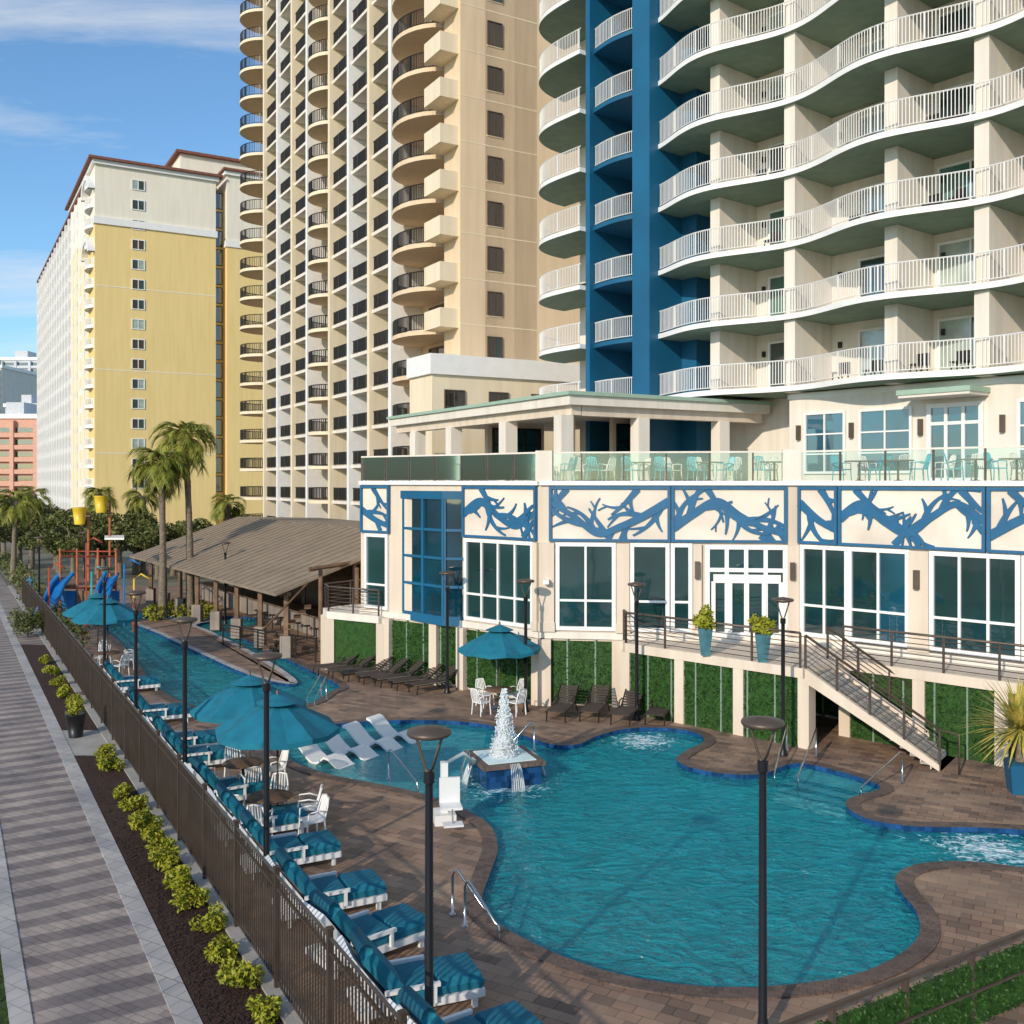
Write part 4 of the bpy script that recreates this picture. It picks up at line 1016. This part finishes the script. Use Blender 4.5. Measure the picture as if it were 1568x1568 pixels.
# ---------------- palms ----------------
def frond(o,p,m,base,az,el,ln,droop,nl,ll,wd=.05):
    pts=[];q=Vector(base);e=el; st=ln/10
    for i in range(11):
        pts.append(q.copy()); dv=Vector((math.cos(az)*math.cos(e),math.sin(az)*math.cos(e),math.sin(e))); q=q+dv*st; e-=droop/10*(1+.15*i)
    tube(o,p,m,pts,[.03*(1-i/12) for i in range(11)],4,smooth=False)
    vs=[];fs=[]
    for i in range(nl):
        t=.35+.65*i/nl; k=t*10; a=int(min(9,k)); c=pts[a].lerp(pts[a+1],k-a); tg=(pts[a+1]-pts[a]).normalized()
        side=tg.cross(Vector((0,0,1)))
        if side.length<.05: side=Vector((1,0,0))
        side.normalize()
        for s in (-1,1):
            d=(side*s*.9*(1.1-.6*t)+tg*.85+Vector((0,0,R.uniform(-.3,.15)))).normalized(); l=ll*(1-.35*abs(t-.6)*2)*R.uniform(.85,1.15)
            w_=tg*wd*.5; k2=len(vs); mid=c+d*l*.5+Vector((0,0,-.02)); tip=c+d*l+Vector((0,0,-.22*l))
            vs+=[c-w_,c+w_,mid+w_,mid-w_,tip]; fs+=[(k2,k2+1,k2+2,k2+3),(k2+3,k2+2,k2+4)]
    o.add(p,m,vs,fs)
def palm(loc,h,seed,rad=1.9,lean=.3,nf=50):
    o=Ob('palm_tree')
    pts=[(lean*(t**2),.1*math.sin(t*3),h*t) for t in frange(0,1,12)]
    tube(o,'trunk','trunk',pts,[.27-.10*min(1,t*2)+.02*(i%2) for i,t in enumerate(frange(0,1,12))],10)
    top=Vector(pts[-1])
    lathe(o,'boot_collar','trunk',[(.17,-.9),(.33,-.3),(.27,.2),(.05,.35)],c=top,n=10,jit=.12)
    for i in range(nf):
        az=R.uniform(0,6.283); el=R.uniform(-.8,1.4)
        frond(o,'fronds','palm',top+Vector((0,0,.1)),az,el,rad*R.uniform(.75,1.1),.8+.5*(el>0.2),20,.85,.075)
    for i in range(12):
        frond(o,'dead_fronds','trunk',top-Vector((0,0,.2)),R.uniform(0,6.28),-1.05,rad*.6,.5,10,.5,.06)
    o.finish(loc)
q=P(249,57); palm((q.x,q.y,0),8.9,1,2.0,-.1,60); q=P(291,58.5); palm((q.x,q.y,0),10.4,2,2.2,-.3,60)
for px,d,h in ((20,78,6.2),(48,90,6.6),(345,80,6.0),(150,84,6.6),(215,86,6.4)): q=P(px,d); palm((q.x,q.y,0),h,4,1.8,.2,32)
o=Ob('yucca_plant'); 
lathe(o,'pot','blue',[(.35,0),(.45,.75),(.48,.8),(.4,.8)],n=4,smooth=False)
tube(o,'trunk','trunk',[(0,0,.6),(.02,0,1.6)],[.12,.1],8)
for i in range(190):
    az=R.uniform(0,6.283); el=R.uniform(-.7,1.4); ln=R.uniform(1.0,1.7)
    d=Vector((math.cos(az)*math.cos(el),math.sin(az)*math.cos(el),math.sin(el))); sd2=d.cross(Vector((0,0,1))).normalized()*.035
    b0=Vector((0,0,1.65)); m_=b0+d*ln*.55; t_=b0+d*ln+Vector((0,0,-.12*ln))
    o.add('leaves','yucca',[b0-sd2*.6,b0+sd2*.6,m_+sd2,m_-sd2,t_],[(0,1,2,3),(3,2,4)])
q=P(1562,25.2); o.finish((q.x,q.y,0),.6,1.0)
# ---------------- tree masses ----------------
def treemass(name,specs):
    o=Ob(name)
    for px,d,zt,rw in specs:
        q=P(px,d); nb=9
        tube(o,'trunks','trunk',[(q.x,q.y,0),(q.x,q.y,zt*.6)],[.25,.12],6)
        for k in range(3): 
            a=R.uniform(0,6.28); tube(o,'limbs','trunk',[(q.x,q.y,zt*.35),(q.x+rw*.6*math.cos(a),q.y+rw*.6*math.sin(a),zt*.75)],[.12,.04],5)
        for k in range(nb):
            a=R.uniform(0,6.28); r=rw*R.uniform(.1,.85); z=zt*R.uniform(.42,.86)
            leaves(o,'foliage','leafd',(q.x+r*math.cos(a),q.y+r*math.sin(a),z),(rw*.38,rw*.38,zt*.12),280,.17,R,.35)
    o.finish()
sp=[]
for i in range(11): sp.append((-30+R.uniform(0,120),R.uniform(85,120),R.uniform(4.6,7.0),2.8))
for i in range(14): sp.append((95+i*21+R.uniform(-8,8),R.uniform(78,92),R.uniform(3.8,6.6),2.5))
treemass('tree_row',sp)
o=Ob('shrub_border')
for i in range(34):
    Yv=46+i*1.5; q=Vector((FX(Yv)-R.uniform(-.3,.5)+.9,Yv)); leaves(o,'foliage','leafd',(q.x,q.y,.6),(.75,.75,.7),120,.12,R,.3)
for px,py in ((250,943),(270,938),(320,945),(235,950),(300,940),(280,950)):
    g=G(px,py); leaves(o,'foliage','leafy',(g.x,g.y,.4),(.7,.7,.5),140,.14,R,.3)
o.finish()
o=Ob('dark_plant_pot'); lathe(o,'pot','black',[(.2,0),(.3,.7),(.33,.72),(.25,.72)],n=14); 
for k in range(4): leaves(o,'leaves','leafy',(R.uniform(-.1,.1),R.uniform(-.1,.1),.85+R.uniform(0,.15)),(.25,.25,.2),80,.06,R,.2)
o.finish(G(116,1128))
# ---------------- people ----------------
def person(loc,rot,shirt='shirt'):
    root=bpy.data.objects.new('person',None); sc.collection.objects.link(root)
    V=[(0,0,.95),(0,0,1.15),(0,0,1.38),(0,0,1.5),(0,.0,1.62),(0,.02,1.72),(-.1,0,.9),(-.12,.08,.5),(-.12,-.02,.08),(-.12,.12,.03),(.1,0,.9),(.13,-.06,.5),(.13,-.2,.1),(.13,-.08,.04),(-.19,0,1.4),(-.25,.02,1.12),(-.24,.14,.88),(.19,0,1.4),(.25,-.04,1.12),(.24,.06,.88)]
    E=[(0,1),(1,2),(2,3),(3,4),(4,5),(0,6),(6,7),(7,8),(8,9),(0,10),(10,11),(11,12),(12,13),(2,14),(14,15),(15,16),(2,17),(17,18),(18,19)]
    rad=[.13,.12,.14,.06,.095,.08,.09,.06,.04,.04,.09,.06,.04,.04,.06,.045,.035,.06,.045,.035]
    me=bpy.data.meshes.new('body'); me.from_pydata(V,E,[]); ob=bpy.data.objects.new('body',me); sc.collection.objects.link(ob); ob.parent=root
    me.materials.append(M[shirt])
    md=ob.modifiers.new('skin','SKIN')
    sk=me.skin_vertices[0] if len(me.skin_vertices) else me.skin_vertices.new()
    for i,r in enumerate(rad): sk.data[i].radius=(r,r*.85)
    sk.data[0].use_root=True
    s=ob.modifiers.new('sub','SUBSURF'); s.levels=1; s.render_levels=1
    o=Ob('head'); lathe(o,'head','skin',[(.02,-.12),(.07,-.08),(.09,0),(.08,.08),(.03,.125)],c=(0,.02,1.66),n=12); h=o.finish(); h.parent=root
    o=Ob('hair'); lathe(o,'hair','wood',[(.095,.0),(.09,.08),(.04,.14)],c=(0,-.0,1.665),n=12); h=o.finish(); h.parent=root
    root.location=loc; root.rotation_euler=(0,0,rot)
try:
    g=G(46,920); person((g.x,g.y,0),.4); g=P(205,52); person((g.x,g.y,0),2.0,'red')
except Exception as ex: print('person failed',ex)

# ---------------- world, sun, camera ----------------
S=Vector((-.50,-.866,0)).normalized(); el=math.radians(22); S=Vector((S.x*math.cos(el),S.y*math.cos(el),math.sin(el)))
wd=bpy.data.worlds.new('World'); sc.world=wd; wd.use_nodes=True; nt=wd.node_tree; L=nt.links
bg=nt.nodes['Background']; sky=N(nt,'ShaderNodeTexSky',sky_type='NISHITA'); sky.sun_disc=False
sky.sun_elevation=el; sky.sun_rotation=math.atan2(S.x,S.y); sky.air_density=1.0; sky.dust_density=.3; sky.ozone_density=2.5
gain=N(nt,'ShaderNodeMixRGB',blend_type='MULTIPLY'); gain.inputs['Fac'].default_value=1; gain.inputs['Color2'].default_value=(1.05,1.35,1.5,1); L.new(sky.outputs[0],gain.inputs['Color1'])
tc=N(nt,'ShaderNodeTexCoord'); sp_=N(nt,'ShaderNodeSeparateXYZ'); L.new(tc.outputs['Generated'],sp_.inputs[0])
mz=N(nt,'ShaderNodeMath',operation='MAXIMUM'); mz.inputs[1].default_value=0; L.new(sp_.outputs['Z'],mz.inputs[0])
az=N(nt,'ShaderNodeMath',operation='ADD'); az.inputs[1].default_value=.18; L.new(mz.outputs[0],az.inputs[0])
dx=N(nt,'ShaderNodeMath',operation='DIVIDE'); L.new(sp_.outputs['X'],dx.inputs[0]); L.new(az.outputs[0],dx.inputs[1])
dy=N(nt,'ShaderNodeMath',operation='DIVIDE'); L.new(sp_.outputs['Y'],dy.inputs[0]); L.new(az.outputs[0],dy.inputs[1])
cb=N(nt,'ShaderNodeCombineXYZ'); L.new(dx.outputs[0],cb.inputs[0]); L.new(dy.outputs[0],cb.inputs[1])
mp=N(nt,'ShaderNodeMapping'); mp.inputs['Rotation'].default_value=(0,0,.35); mp.inputs['Scale'].default_value=(.6,2.1,1); mp.inputs['Location'].default_value=(3.1,1.7,0)
L.new(cb.outputs[0],mp.inputs['Vector'])
nz=N(nt,'ShaderNodeTexNoise'); nz.inputs['Scale'].default_value=.9; nz.inputs['Detail'].default_value=10; nz.inputs['Roughness'].default_value=.6; nz.inputs['Distortion'].default_value=.8
L.new(mp.outputs[0],nz.inputs['Vector'])
rp_=N(nt,'ShaderNodeValToRGB'); rp_.color_ramp.elements[0].position=.47; rp_.color_ramp.elements[1].position=.74
rp_.color_ramp.elements[1].color=(.9,.9,.9,1); L.new(nz.outputs['Fac'],rp_.inputs['Fac'])
mx=N(nt,'ShaderNodeMixRGB'); mx.inputs['Color2'].default_value=(6.8,6.9,7.0,1); L.new(rp_.outputs['Color'],mx.inputs['Fac']); L.new(gain.outputs[0],mx.inputs['Color1'])
L.new(mx.outputs[0],bg.inputs['Color']); bg.inputs['Strength'].default_value=.125
ld=bpy.data.lights.new('sun','SUN'); ld.energy=3.5; ld.angle=math.radians(.8); ld.color=(1,.87,.70)
lo=bpy.data.objects.new('sun',ld); sc.collection.objects.link(lo); lo.rotation_euler=S.to_track_quat('Z','Y').to_euler()
cd=bpy.data.cameras.new('camera'); co=bpy.data.objects.new('camera',cd); sc.collection.objects.link(co)
cd.sensor_width=36; cd.lens=36*F/1568; cd.shift_y=-(784-HZ)/1568; cd.clip_end=5000; cd.clip_start=.1
co.location=(0,0,H); co.rotation_euler=(math.pi/2,0,0); sc.camera=co
sc.view_settings.view_transform='Standard'; sc.view_settings.look='None'; sc.view_settings.exposure=0
